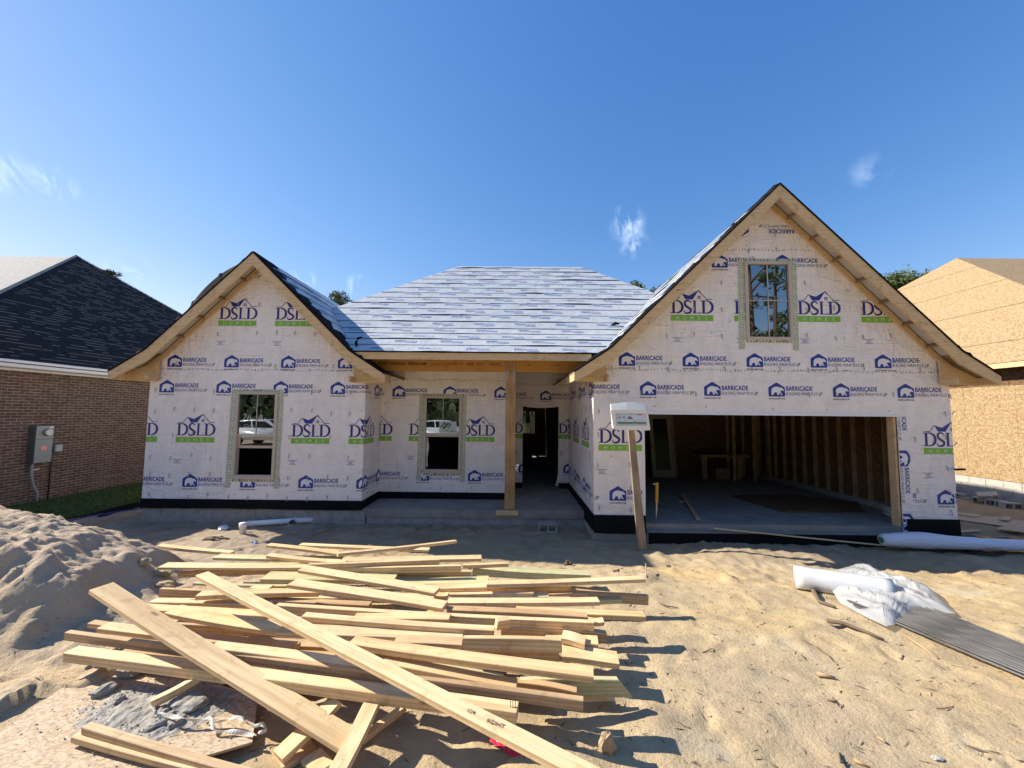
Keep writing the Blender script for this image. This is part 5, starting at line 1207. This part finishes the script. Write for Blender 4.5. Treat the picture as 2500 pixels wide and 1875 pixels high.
for i, (x, y, a, b_, c, l) in enumerate(((320, 1645, .11, .07, .045, 'flat lump of grey mortar touching the front board, highest of the lumps'), (255, 1690, .09, .05, .035, 'long lump of grey mortar at the left edge of the spill'), (290, 1712, .045, .04, .03, 'small round lump of grey mortar below the long one'),
        (460, 1725, .13, .10, .05, 'largest craggy lump of grey mortar right of the short stick'), (385, 1772, .07, .05, .03, 'dark lump of grey mortar under the white strap, left one'), (430, 1765, .06, .045, .03, 'dark lump of grey mortar under the white strap, right one'),
        (395, 1745, .05, .05, .03, 'lump of grey mortar against the end of the short stick'), (330, 1740, .06, .04, .02, 'low crumbled lump of grey mortar in the middle of the spill'))):
    rock(atZ(x, y, .078), a*.85, b_*.85, c*.85, i*3.3, 'mortar_lump', l, CEMENT, CG, rz=i)
mb = MB(); r_ = random.Random(4)
for i in range(650):
    x_ = c0.x+r_.gauss(0, .33); y_ = c0.y+r_.gauss(0, .17); s = r_.uniform(.003, .011); p = Vector((x_, y_, .082)); k = [p+Vector((r_.uniform(-1, 1), r_.uniform(-1, 1), r_.uniform(-.3, 1)))*s for _ in range(5)]
    mb.mesh(k, [(0, 1, 2), (0, 2, 3), (0, 3, 4), (1, 3, 2), (1, 4, 3), (0, 4, 1)])
tag(mb.build('mortar_crumbs', [CEMENT]), 'grey mortar crumbs scattered over the strand board', 'crumbs', kind='stuff')
STRAP = mat('white_strap', (.68, .64, .54), .5)
def band(pts, w_, name, label, m, cat, lift=.0, par=None, tw=1.3):
    c = [Vector(p) for p in pts]; mb = MB(); prev = None; n = len(c)
    sm = []
    for i in range(n-1):
        for k in range(6):
            t = k/6; a, b, cc, d = c[max(i-1, 0)], c[i], c[i+1], c[min(i+2, n-1)]
            sm.append(.5*((2*b)+(-a+cc)*t+(2*a-5*b+4*cc-d)*t*t+(-a+3*b-3*cc+d)*t**3))
    sm.append(c[-1])
    for i, p in enumerate(sm):
        t = (sm[min(i+1, len(sm)-1)]-sm[max(i-1, 0)]).normalized(); s = t.cross(Vector((0, 0, 1))).normalized(); a = tw*math.sin(i*.33); s = s*math.cos(a)+Vector((0, 0, 1))*math.sin(a); u = t.cross(s)
        q = [p+s*w_/2, p-s*w_/2, p-s*w_/2+u*.0016, p+s*w_/2+u*.0016]
        if prev:
            for k in range(4): mb.poly([prev[k], prev[(k+1) % 4], q[(k+1) % 4], q[k]])
        prev = q
    return tag(centre(mb.build(name, [m], smooth=False)), label, cat)
z_ = .09
band([atZ(x, y, z+.025) for x, y, z in ((372, 1725, .10), (378, 1738, .12), (395, 1745, .10), (430, 1750, .11), (470, 1757, .10), (510, 1755, .10), (518, 1772, .09), (530, 1786, .075), (560, 1785, .075), (600, 1790, .07), (628, 1796, .07))], .022, 'plastic_strap', 'white plastic strap curling over the grey mortar', STRAP, 'strap')
band([atZ(x, y, z+.025) for x, y, z in ((520, 1766, .08), (545, 1758, .09), (575, 1752, .11), (592, 1755, .12), (605, 1766, .09), (625, 1772, .08), (640, 1768, .09), (650, 1782, .06), (630, 1790, .06))], .02, 'plastic_strap', 'white plastic strap looped at the right end near the board corner', STRAP, 'strap')

# ---------------------------------------------------------------- permit box on its leaning stake
pb = empty('permit_box_post', tuple(on(1571, 1345))); tag(pb, 'leaning weathered stake carrying a white plastic permit box with a paper slip', 'permit box')
yb = on(1570, 1345).y
A = atY(1570, 1349, yb); T = atY(1541, 1045, yb+.02); A.z -= .05
d = (T-A); nrm = Vector((0, -1, 0)); s = d.normalized().cross(nrm).normalized(); sw = .072 if s.x > 0 else -.072
mb = MB(); T2 = T+d.normalized()*.25
mb.mesh([A-s*.078, A+s*.078, T2+s*.050, T2-s*.050]+[p+Vector((0, .05, 0)) for p in (A-s*.078, A+s*.078, T2+s*.050, T2-s*.050)], [(0, 1, 2, 3), (7, 6, 5, 4), (0, 4, 5, 1), (1, 5, 6, 2), (2, 6, 7, 3), (3, 7, 4, 0)])
bm_ = mb.build('stake', [STAKE], pb); 
b2_ = bmesh.new(); b2_.from_mesh(bm_.data); bmesh.ops.recalc_face_normals(b2_, faces=b2_.faces); b2_.to_mesh(bm_.data); b2_.free()
yk = yb-.09
Pq = lambda x, y, dy=0.0: atY(x, y, yk+dy)
def loft(rings, mats, name, parent, capf=True):
    mb = MB(); n = len(rings[0])
    for r1 in rings: mb.v += [tuple(p) for p in r1]
    for i in range(len(rings)-1):
        for k in range(n): mb.f.append((i*n+k, i*n+(k+1) % n, (i+1)*n+(k+1) % n, (i+1)*n+k)); mb.m.append(0)
    mb.f.append(tuple(range((len(rings)-1)*n, len(rings)*n))); mb.m.append(0); mb.f.append(tuple(range(n-1, -1, -1))); mb.m.append(0)
    return mb.build(name, mats, parent)
# housing: back outline, front outline (front leans out at the bottom)
ob = [(1489, 988), (1491, 985), (1510, 984), (1530, 981.5), (1552, 981.5), (1574, 985), (1579, 988), (1581, 1000), (1588, 1047), (1586, 1051), (1500, 1048), (1494, 1045)]
of = [(1490, 1003), (1492, 1001), (1510, 1000.5), (1530, 1000), (1552, 1000.5), (1576, 1001.5), (1580, 1004), (1582, 1010), (1588, 1046), (1586, 1050.5), (1502, 1049.5), (1497, 1045)]
loft([[Pq(x, y, .07) for x, y in ob], [Pq(x, y, .0) for x, y in ob[:6]]+[Pq(x, y, -.0) for x, y in ob[6:]], [Pq(x+1.0*(x < 1530)-1.0*(x > 1550), y, -.06) for x, y in of]], [WHITEPL], 'housing', pb)
mb = MB(); q4 = [(1502, 1009), (1577, 1010), (1580, 1039), (1505, 1039)]
mb.poly([Pq(x, y, -.0615) for x, y in q4][::-1], 0); mb.build('window_recess', [mat('slip_shade', (.42, .46, .52), .4)], pb)
PAPR = mat('permit_paper', (.62, .64, .70), .5); GRB = mat('permit_green', (.05, .22, .10), .5); REDP = mat('red_stamp', (.6, .12, .10), .5); PEN = mat('pen_ink', (.10, .12, .22), .5)
mb = MB(); mb.poly([Pq(x, y, -.0622) for x, y in ((1504, 1012), (1576, 1012), (1578, 1030), (1506, 1030))][::-1], 0)
mb.poly([Pq(x, y, -.0628) for x, y in ((1507, 1030.5), (1577, 1030.5), (1577.5, 1034.5), (1508, 1034.5))][::-1], 1)
mb.poly([Pq(x, y, -.0628) for x, y in ((1555, 1011.2), (1568, 1011.2), (1568, 1013.6), (1555, 1013.6))][::-1], 2)
def wr(s, x, y, h, m, bold=0, sh=0):
    v, f = text2d(s, h, bold, sh); o_ = Pq(x, y, -.063); mb.mesh([(o_.x+a, o_.y, o_.z+b) for a, b in v], f, m)
wr('26-A', 1505, 1021.5, .058, 3, .005, .1); wr('Lot', 1510, 1026, .014, 3, .02); wr('Bldg', 1525, 1026, .014, 3, .02); wr('Swing  L H', 1542, 1026, .016, 3, .01); wr('Plan Craft', 1558, 1026.4, .017, 3, .01); wr('Address', 1510, 1029.6, .014, 3, .02); wr('Permit', 1547, 1029.6, .013, 3, .02)
h0 = Pq(1532, 1023, -.063)
mb.mesh([(h0.x, h0.y, h0.z), (h0.x+.085, h0.y, h0.z), (h0.x+.085, h0.y, h0.z+.028), (h0.x+.065, h0.y, h0.z+.045), (h0.x+.05, h0.y, h0.z+.038), (h0.x+.03, h0.y, h0.z+.052), (h0.x, h0.y, h0.z+.025)], [tuple(range(7))], 4)
wr('DSLD', 1533.5, 1021.8, .018, 3, .02)
mb.build('permit_slip', [PAPR, GRB, REDP, PEN, mat('slip_logo', (.12, .22, .3), .5)], pb)
mb = MB(); v, f = text2d('DOC-BOX', .032, .02); o_ = Pq(1516, 996.8, -.068)
tp = atY(1535, 996, yk-.055)
mb.mesh([(o_.x+a*1.05, o_.y+.028-.0, o_.z+b*.8) for a, b in v], f, 0); mb.build('raised_lettering', [mat('raised_white', (.66, .66, .62), .4)], pb)

# ---------------------------------------------------------------- pipes, blocks, debris near the house
pv = empty('drain_pipe', tuple(on(680, 1282))); tag(pv, 'white plastic drain pipe with a side branch lying in front of the left wing', 'pipe')
a = on(604, 1279, .06); b = on(765, 1268, .07)
mb = MB(); mb.tube([a, b], .057, 18); mb.build('pipe', [PVC], pv, smooth=True)
t_ = a.lerp(b, .70); mb = MB(); mb.tube([t_+Vector((0, .02, .01)), t_+Vector((.06, -.17, .01))], .058, 16, caps=False); mb.tube([t_+Vector((.06, -.171, .01)), t_+Vector((.02, -.03, .01))], .05, 16, m=1, caps=False); mb.build('branch', [PVC, DARKIN], pv, smooth=True)  # inside of the branch painted near-black for the shade in it
c = on(592, 1302); mb = MB(); mb.tube([c+Vector((0, 0, -.03)), c+Vector((0, 0, .11)), c+Vector((0, 0, .111)), c+Vector((0, 0, .19))], [.055, .055, .064, .064], 16); tag(centre(mb.build('pipe_stub', [PVC], smooth=True)), 'short upright white pipe stub with a collar in front of the left wing', 'pipe')
def cmu(p, rz, tilt, label, m=BLOCKC, group=None, s=1.0, name='concrete_block', stand='x'):
    """hollow two-cell block 0.4 x 0.2 x 0.2, cells along local y"""
    mb = MB(); Wd, D_, H = .39*s, .19*s, .19*s; w_ = .032
    mb.box((-Wd/2, -D_/2, 0), (Wd/2, D_/2, w_)); mb.box((-Wd/2, -D_/2, H-w_), (Wd/2, D_/2, H))
    for x in (-Wd/2, -w_/2, Wd/2-w_): mb.box((x, -D_/2+.0005, w_+.0002), (x+w_, D_/2-.0005, H-w_-.0002))
    o = mb.build(name, [m]); o.location = p; o.rotation_euler = (tilt[0], tilt[1], rz); return tag(o, label, 'concrete block', group)
p = on(1336, 1297); cmu(p+Vector((0, 0, -.01)), .02, (0, 0), 'grey hollow block lying with its two cells open, below the porch step')
mb = MB(); p = on(1530, 1310); mb.obox(p+Vector((-.02, 0, -.03)), (.40, .02, -.03), (0, .2, 0), (0, 0, .12)); tag(centre(mb.build('concrete_block', [BLOCKC], bevel=.006)), 'solid grey block half buried left of the leaning stake', 'concrete block')
RGP = 'concrete blocks strewn along the right foundation'
for i, (x, y, Y_, rz, tl, l) in enumerate(((2352, 1192, 12.3, 1.4, (0, 0), 'tilted pale block by the right foundation, next to the garage corner'), (2375, 1215, 11.7, .7, (1.57, 0), 'pale block by the right foundation leaning behind the others'), (2405, 1222, 11.3, .3, (0, .1), 'upright block in the middle of the row by the right foundation'),
        (2432, 1228, 11.0, .5, (0, 0), 'lowest grey block in front of the row by the right foundation'), (2420, 1210, 11.2, .9, (-.5, .2), 'block with an open cell facing up, on top of the row by the right foundation'), (2478, 1235, 10.7, 1.3, (0, 0), 'large pale block at the right edge of the picture'), (2350, 1210, 12.0, .2, (0, 0), 'block in deep shade right beside the garage corner'))):
    p = atY(x, y, Y_); p.z = max(p.z-.1, -.50)
    cmu(Vector((min(p.x, 13.62), p.y, p.z)), rz+1.57, tl, l, BLOCKL, RGP)
# styrofoam box, small rubbish
fb = empty('foam_container', tuple(on(1808, 1313))); tag(fb, 'white foam take-away container on the dirt in front of the garage', 'container'); p = on(1808, 1315)
for z0, z1, a0, a1, nm in ((0, .035, .075, .095, 'tray'), (.036, .075, .095, .07, 'lid')):
    mb = MB(); q = lambda h, z: [(p.x+sx*h*1.1, p.y+sy*h, p.z+z) for sx, sy in ((-1, -1), (1, -1), (1, 1), (-1, 1))]; mb.v = q(a0, z0)+q(a1, z1); mb.f = [(3, 2, 1, 0), (4, 5, 6, 7), (0, 1, 5, 4), (1, 2, 6, 5), (2, 3, 7, 6), (3, 0, 4, 7)]; mb.m = [0]*6
    mb.build(nm, [mat('foam', (.62, .64, .68), .5)], fb, bevel=.008)
board(1745, 1290, 2200, 1334, -.10, -.35, .045, .02, 'long thin lath lying in the shade along the garage apron', WOOD, group='loose laths by the garage')
# roll of house wrap
ROLL = mat('rolled_wrap', (.72, .73, .82), .4); g = G(ROLL); q = g.noise(g.map((1, 6, 6)), 2, 5, .6, 1); g.bump(q, .8, .04)
ro = empty('wrap_roll', tuple(on(2300, 1330))); tag(ro, 'long roll of white house wrap lying beside the right garage corner', 'roll')
a = atY(2152, 1318, 7.14); b = atY(2520, 1333, 6.98); b = b+(b-a)*.15; mb = MB(); n = 40; vs = []
mb.tube([a.lerp(b, i/n)+Vector((0, 0, .02*math.exp(-((i-9)/6)**2))) for i in range(n+1)], [.088 if i < 1 else (.108+.035*math.exp(-((i-9)/6)**2)+.006*noise.noise(Vector((i*.8, 0, 0))))*(.9 if i > 22 else 1) for i in range(n+1)], 22); mb.build('sheet', [ROLL], ro, smooth=True)
mb = MB(); mb.tube([a-(b-a).normalized()*.012, a+(b-a).normalized()*.01], [.05, .05], 16); mb.build('core', [mat('green_core', (.05, .22, .10), .5)], ro)
mb = MB(); prev = None
for i in range(14):
    x = XGR-1.05+i*.16; c = [(x, YG-.03, -.24+.02*math.sin(i)), (x+.03, YG-.25, -.33+.02*math.sin(i*1.7)), (x+.1, YG-.55+.1*math.sin(i*.9), -.375)]
    if prev:
        for k in (0, 1): mb.poly([prev[k+1], c[k+1], c[k], prev[k]])
    prev = c
tag(centre(mb.build('plastic_sheet', [BLACKP], smooth=True)), 'black plastic sheet trailing on the ground at the right garage corner', 'plastic sheet')
# roll of clear-white film with a crumpled loose end, over a bundle of rods
FILM = mat('white_film', (.56, .57, .58), .3, spec=.5); FILM2 = mat('crumpled_film', (.52, .53, .53), .3); g = G(FILM2); FILM2.node_tree.nodes['Principled BSDF'].inputs['Alpha'].default_value = .66
fr_ = empty('film_roll', tuple(on(2050, 1395))); tag(fr_, 'roll of white plastic film with a crumpled loose end on the sand', 'plastic film')
a = on(1940, 1408, .135); b = on(2180, 1445, .125); mb = MB()
mb.tube([a.lerp(b, i/10) for i in range(11)], [.135+.005*math.sin(i*2.1) for i in range(11)], 24); mb.build('roll', [FILM], fr_, smooth=True)
out_ = [(1985, 1415), (2030, 1398), (2100, 1385), (2200, 1422), (2262, 1440), (2335, 1508), (2250, 1498), (2185, 1535), (2164, 1542), (2120, 1520), (2050, 1478), (2020, 1440)]
P_ = [on(x, y) for x, y in out_]; cen = sum(P_, Vector())/len(P_)
mb = MB(); nr, na = 46, 130; vs = []
def fold(x, y):
    k = 0; f_ = 0
    for s, a_ in ((2.6, .5), (5.5, .32), (11, .16), (21, .07)):
        v = noise.noise(Vector((x*s+.6*y*s, y*s*.7, s))); f_ += a_*(1-abs(v)*2.2)
    return max(0, f_)
for j in range(nr+1):
    for i in range(na):
        t = i/na*len(P_); k = int(t); f_ = t-k; e = P_[k % len(P_)].lerp(P_[(k+1) % len(P_)], f_); s = j/nr; q = cen.lerp(e, s)
        h = .012+.15*fold(q.x*1.15, q.y*1.15)*(1-s**5)+.03*(1-s)
        vs.append((q.x, q.y, gz(q.x, q.y, False)+h+.035))
mb.v = vs
for j in range(nr):
    for i in range(na): mb.f.append((j*na+i, j*na+(i+1) % na, (j+1)*na+(i+1) % na, (j+1)*na+i)); mb.m.append(0)
mb.build('crumpled_sheet', [FILM2], fr_, smooth=True)
RODM = mat('grey_rod', (.16, .16, .17), .4, .5); g = G(RODM); q = g.noise(g.map((.6, 1, 1)), 6, 4, .6); g.color(g.ramp(q, [(.35, (.10, .10, .105)), (.65, (.25, .24, .235))]))
a0, a1 = on(2180, 1525), on(2290, 1502); b0, b1 = on(2500, 1662), on(2500, 1590); RD = 30
me0 = None
for i in range(RD):
    t = i/(RD-1); lay = i % 2; A = a0.lerp(a1, t)+Vector((0, 0, .03+.016*lay)); B = b0.lerp(b1, t)+Vector((0, 0, .03+.016*lay)); dv = (B-A).normalized(); A -= dv*(.35+.12*((i*7) % 5)/5); Ln = 3.3
    if me0 is None:
        mb = MB(); mb.tube([(0, 0, 0), (Ln*.5, 0, .004), (Ln, 0, 0)], .0105, 8); o = mb.build('metal_rod', [RODM], smooth=True); me0 = o
    else: o = me0.copy(); COL.objects.link(o)
    o.location = A; o.rotation_euler = (0, -math.asin(dv.z)+r_.uniform(-.002, .002), math.atan2(dv.y, dv.x)+r_.uniform(-.004, .004))
    tag(o, 'slim grey rod in the bundle running out under the plastic film', 'rod', 'grey rods in the bundle')
# long sticks and debris on the sand
STICK = mat('dead_wood', (.15, .105, .07), .9); CHIP = mat('wood_chip', (.40, .28, .16), .85)
def stick(pts, r_, label, m=STICK, name='stick', cat='stick', gp='sticks and twigs on the sand'):
    P = [on(x, y, r_*.8+k) for x, y, k in pts]; mb = MB(); mb.tube(P, [r_*(1-.55*i/(len(P)-1)) for i in range(len(P))], 6); return tag(centre(mb.build(name, [m], smooth=True)), label, cat, gp)
stick([(2020, 1515, .01), (2060, 1522, .02), (2120, 1545, .0), (2158, 1562, 0)], .022, 'thick bark-covered stick below the plastic film')
stick([(1980, 1430, .0), (1990, 1450, .02), (2000, 1468, 0), (2038, 1482, 0)], .03, 'dark curved stick at the left rim of the plastic film')
stick([(2205, 1548, .0), (2260, 1585, .01), (2290, 1607, 0)], .014, 'reddish splinter left of the rods', CHIP)
stick([(1994, 1580, .0), (2020, 1598, .01), (2036, 1615, 0)], .006, 'thin curved twig left of the thick stick')
stick([(1995, 1645, .01), (2040, 1655, .0)], .016, 'short pale piece of branch in the open sand', CHIP)
stick([(1610, 1472, .0), (1630, 1480, .01), (1655, 1483, 0)], .008, 'curved twig right of the pile, near its upper end')
stick([(1496, 1394, .0), (1505, 1392, .01), (1520, 1385, 0)], .012, 'forked dark twig on the sand behind the pile')
stick([(1715, 1593, .0), (1735, 1585, .01), (1740, 1583, 0)], .005, 'small twig right of the long shadows')
stick([(2145, 1800, .0), (2162, 1812, .01)], .009, 'short splinter near the bottom right', CHIP)
stick([(2050, 1840, .0), (2053, 1862, .02), (2070, 1862, 0)], .007, 'dark angled twig near the bottom edge')
stick([(2085, 1855, .0), (2125, 1875, .0)], .010, 'grey splinter at the bottom edge', DARKW)
stick([(2020, 1708, .0), (2045, 1714, .01)], .008, 'dark T-shaped twig, its longer arm'); stick([(2033, 1703, .012), (2046, 1722, .0)], .006, 'dark T-shaped twig, its shorter arm')
stick([(1577, 1375, .09), (1577.5, 1409, .0)], .010, 'thin wood sliver standing upright in the sand', CHIP)
stick([(2285, 1728, .0), (2305, 1730, .01), (2328, 1724, 0)], .004, 'hair-thin twig at the right in the open sand')
stick([(2205, 1600, .0), (2200, 1610, .01), (2196, 1607, 0)], .008, 'small hooked twig below the splinter')
rock(on(1482, 1830), .045, .04, .07, 2.2, 'clod', 'pointed brown clod casting a shadow near the bottom of the sand', CHIP, 'clods of earth', cat='clod')
rock(on(1387, 1377), .05, .04, .05, 5.2, 'clod', 'dark crumbly clod behind the pile to the left of the leaning stake', STICK, 'clods of earth', cat='clod', lump=.8)
rock(on(1632, 1383), .035, .03, .02, 6.2, 'clod', 'small dark clod on the sand right of the upright sliver', STICK, 'clods of earth', cat='clod', lump=.8)
rock(on(2288, 1853), .03, .018, .01, 7.2, 'stone', 'flat grey pebble near the bottom right', BLOCKL, 'clods of earth', cat='stone')
rock(on(905, 1334), .05, .04, .02, 8.2, 'clod', 'dark clod on the lit hump behind the pile', STICK, 'clods of earth', cat='clod', lump=.8)
for i, (x, y) in enumerate(((350, 1378), (395, 1403), (395, 1432))): rock(on(x, y), (.07, .12, .14)[i], .07, (.05, .05, .04)[i], i+.5, 'clod', ('pale rounded clod on the flank of the sand heap', 'flat sand clod above the left boards', 'low sand clod touching the left boards')[i], SAND, 'clods of earth', cat='clod')
# red wrapper under the second diagonal
RED = mat('red_plastic', (.62, .03, .07), .25); mb = MB(); n = 26; prev = None
A = atZ(1200, 1806, .03); B = atZ(1400, 1905, .03)
for i in range(n+1):
    t = i/n; c = A.lerp(B, t); u = (B-A).normalized(); s = Vector((u.y, -u.x, 0)); wv = .03+.03*min(1, t*3); q = [c-s*wv+Vector((0, 0, .005)), c-s*wv*.4+Vector((0, 0, .03+.02*noise.noise(Vector((i*.9, 1, 0))))), c+s*wv*.2+Vector((0, 0, .02+.025*noise.noise(Vector((i*1.3, 5, 0))))), c+s*wv*(.8+.4*noise.noise(Vector((i*.7, 8, 0))))+Vector((0, 0, .008))]
    if prev:
        for k in range(3): mb.poly([prev[k], q[k], q[k+1], prev[k+1]])
    prev = q
tag(centre(mb.build('plastic_wrapper', [RED])), 'torn red plastic wrapper under the diagonal board at the bottom edge', 'wrapper')
# rubbish beside the mound and below the stake
CLR = mat('clear_plastic', (.55, .62, .70), .15)
rock(on(545, 1292), .09, .06, .05, 3.7, 'plastic_bottle', 'crumpled clear bottle in the hollow in front of the left wing', CLR, cat='bottle', lump=.5)
rock(on(620, 1325), .05, .04, .03, 4.9, 'plastic_scrap', 'crumpled clear scrap behind the left boards', CLR, cat='plastic scrap', lump=.9)
rock(on(525, 1318), .16, .08, .04, 9.9, 'debris_heap', 'dark leaf litter in the hollow in front of the left wing', STICK, cat='leaf litter', lump=.9)
band([on(x, y, z) for x, y, z in ((1582, 1312, .05), (1592, 1318, .02), (1620, 1318, .03), (1645, 1322, .02), (1655, 1314, .04), (1668, 1322, .01))], .03, 'plastic_film_scrap', 'white plastic strip trailing on the dirt right of the stake', FILM, 'plastic strip', tw=.6)
sheet([(1640+640, 1310+20), (2290, 1322), (2300, 1330), (2285, 1338)], -.30, .004, 'plastic_scrap', 'tiny white scrap on the dirt below the wrap roll', FILM, 'plastic scrap') if False else None
# hose and edging strip by the lawn
HB = mat('blue_hose', (.04, .04, .30), .4)
mb = MB(); mb.tube([(-8.9+.3*math.sin(i*.5), 6.9+i*.35, -.19) for i in range(4)]+[(-8.45, 8.3, -.2), (-8.2, 9.6, -.3)], .012, 8); tag(centre(mb.build('hose', [HB], smooth=True)), 'thin blue tubing along the edge of the lawn', 'tubing')
mb = MB(); mb.box((-8.78, 8.2, -.3), (-8.75, 16, -.16)); tag(centre(mb.build('lawn_edging', [BLACKP])), 'black silt edging strip between the lawn and the building site', 'edging')
# strand board scraps right of the garage
RS = 'strand board scraps right of the garage'
for i, (pts, z, l) in enumerate((([(2335, 1268), (2500, 1290), (2560, 1282), (2440, 1262), (2340, 1258)], -.40, 'largest strand board scrap lying flat right of the garage'), ([(2335, 1255), (2382, 1262), (2400, 1257), (2340, 1250)], -.38, 'narrow strand board scrap next to the garage corner'), ([(2438, 1268), (2462, 1270), (2470, 1262), (2448, 1260)], -.36, 'small square strand board scrap lying on the largest one'), ([(2430, 1290), (2520, 1302), (2540, 1292), (2450, 1284)], -.36, 'strand board scrap at the right picture edge, partly under the roll'), ([(2340, 1300), (2395, 1296), (2390, 1292), (2338, 1294)], -.39, 'thin strip of board just above the wrap roll'))):
    sheet(pts, z, .014, 'strand_board', l, OSBG, 'board', group=RS)
# inside the garage
gd = empty('glazed_door', (4.7, 12.8, -.08)); tag(gd, 'glazed entry door leaning inside the garage at the back left', 'door')
DFR = mat('door_skin', (.30, .27, .22), .5); x0, x1, yd = 4.62, 5.36, 12.8
ln = lambda z: (.22*(z/2.1))
mb = MB()
def dq(xa, xb, za, zb, m_=0, dy=0, t=.04): 
    mb.prism([(xa-ln(za)*.25, yd+ln(za)+dy, za-.08), (xb-ln(za)*.25, yd+ln(za)+dy, za-.08), (xb-ln(zb)*.25, yd+ln(zb)+dy, zb-.08), (xa-ln(zb)*.25, yd+ln(zb)+dy, zb-.08)], (0, t, 0), m_)
dq(x0, x0+.13, 0, 2.08); dq(x1-.13, x1, 0, 2.08); dq(x0+.13, x1-.13, 0, .24); dq(x0+.13, x1-.13, 1.93, 2.08); mb.build('door_frame', [DFR], gd)
mb = MB(); dq(x0+.13, x1-.13, .24, 1.93, 0, .015, .008); mb.build('pane', [mat('dark_glass', (.02, .018, .015), .15)], gd)
mb = MB(); dq(x1+.02, x1+.07, 0, 2.1, 0, -.0, .1); mb.build('door_jamb', [DFR], gd)
mb = MB()
for z in (1.0, 1.13): mb.tube([(x0+.02, yd+ln(z)-.002, z-.08), (x0+.02, yd+ln(z)-.012, z-.08)], .022, 12)
mb.build('lock_bore', [BLACKP], gd)
wb = empty('work_bench', (6.9, 13.1, -.08)); tag(wb, 'rough wooden work bench against the back wall of the garage', 'bench')
for x in (6.2, 7.35): mb = MB(); mb.box((x, 12.7, -.085), (x+.16, 12.78, .62)); mb.build('leg', [STUDM], wb)
mb = MB(); mb.box((6.1, 12.6, .62), (7.7, 13.2, .70)); mb.build('bench_top', [STUDM], wb)
mb = MB(); mb.box((6.55, 12.5, -.08), (7.0, 12.9, .28)); tag(centre(mb.build('carton', [mat('carton', (.26, .19, .12), .8)], bevel=.004)), 'plain box on the garage floor in front of the bench', 'box')
mb = MB(); mb.prism([(5.85, 8.45, -.078), (7.6, 8.42, -.078), (8.3, 9.4, -.078), (7.3, 10.3, -.078), (5.6, 10.0, -.078)], (0, 0, .018)); tag(centre(mb.build('plywood_sheet', [OSBD])), 'dark plywood sheet lying on the garage floor by the right wall', 'plywood')
mb = MB(); p = atZ(1662, 1210, -.08); q = atZ(1700, 1269, -.08); mb.obox(p, q-p, (.07, 0, 0), (0, 0, .03)); tag(centre(mb.build('lumber_board', [DARKW])), 'dark board on the garage floor pointing towards the opening', 'board')
mb = MB(); p = atZ(1605, 1231, -.08); q = atZ(1640, 1242, -.08); mb.obox(p, q-p, (0, .09, 0), (0, 0, .035)); tag(centre(mb.build('lumber_offcut', [DARKW])), 'short offcut on the garage floor behind the stake', 'offcut')
mb = MB(); p = atZ(1658, 1228, -.08); mb.obox(p, (.12, 0, 0), (0, .08, 0), (0, 0, .05)); tag(centre(mb.build('wood_block', [STUDM])), 'small block on the garage floor beside the dark board', 'wood block')
rb_ = empty('caulking_tool', (2.72, YG+.25, -.09)); tag(rb_, 'yellow ribbed tool with a steel tip leaning at the left garage jamb', 'tool')
YEL = mat('yellow_plastic', (.55, .27, .02), .4); mb = MB(); px0 = atY(1604, 1178, YG+.15); px1 = atY(1603, 1226, YG+.15); px2 = atY(1602, 1266, YG+.15)
n = 18; mb.tube([px0.lerp(px1, i/n) for i in range(n+1)], [.033 if i % 2 else .028 for i in range(n+1)], 12); mb.build('grip', [YEL], rb_)
mb = MB(); mb.tube([px1, px1.lerp(px2, .5), px2], [.018, .02, .008], 10); mb.box((px0.x-.08, px0.y-.01, px0.z-.04), (px0.x-.03, px0.y+.01, px0.z-.02)); mb.build('tip', [STEEL], rb_)
wbd = empty('wrapped_bundle', (7.25, YG+.45, -.09)); tag(wbd, 'bundle in clear white plastic on the garage floor at the right jamb', 'bundle')
mb = MB(); p = atZ(2183, 1262, -.04)
for k in range(3): mb.tube([p+Vector((0, 0, k*.06)), p+Vector((.03, .14, k*.06+.01)), p+Vector((.05, .3, k*.06))], [.04, .045, .035], 10)
mb.build('packet', [FILM2], wbd, smooth=True)
# litter: tiny chips and needles nobody could count
mb = MB(); r_ = random.Random(77)
for i in range(5200):
    k = r_.random()
    y_ = .9+6.4*r_.random()**1.25; x_ = r_.uniform(-1.45, 1.45)*y_*1.05
    if x_ < -4.2 and y_ > 3: continue
    if k < .55 and not (x_ > .6 or y_ > 5.2): continue
    z_ = gz(x_, y_)+.003; s = r_.uniform(.004, .016)*(1.5 if r_.random() < .08 else 1); a = r_.random()*6.28; l = s*r_.uniform(1, 3.5); dx, dy = math.cos(a)*l, math.sin(a)*l; wx, wy = -math.sin(a)*s*.3, math.cos(a)*s*.3; up = r_.uniform(0, .01)
    mb.mesh([(x_-dx, y_-dy, z_), (x_+wx, y_+wy, z_+s*.35), (x_+dx, y_+dy, z_+up), (x_-wx, y_-wy, z_)], [(0, 1, 2, 3), (3, 2, 1, 0)][:1], 0 if r_.random() < .6 else 1)
tag(mb.build('ground_litter', [STICK, CHIP]), 'tiny wood chips, bark and needles scattered over the sand', 'litter', kind='stuff')
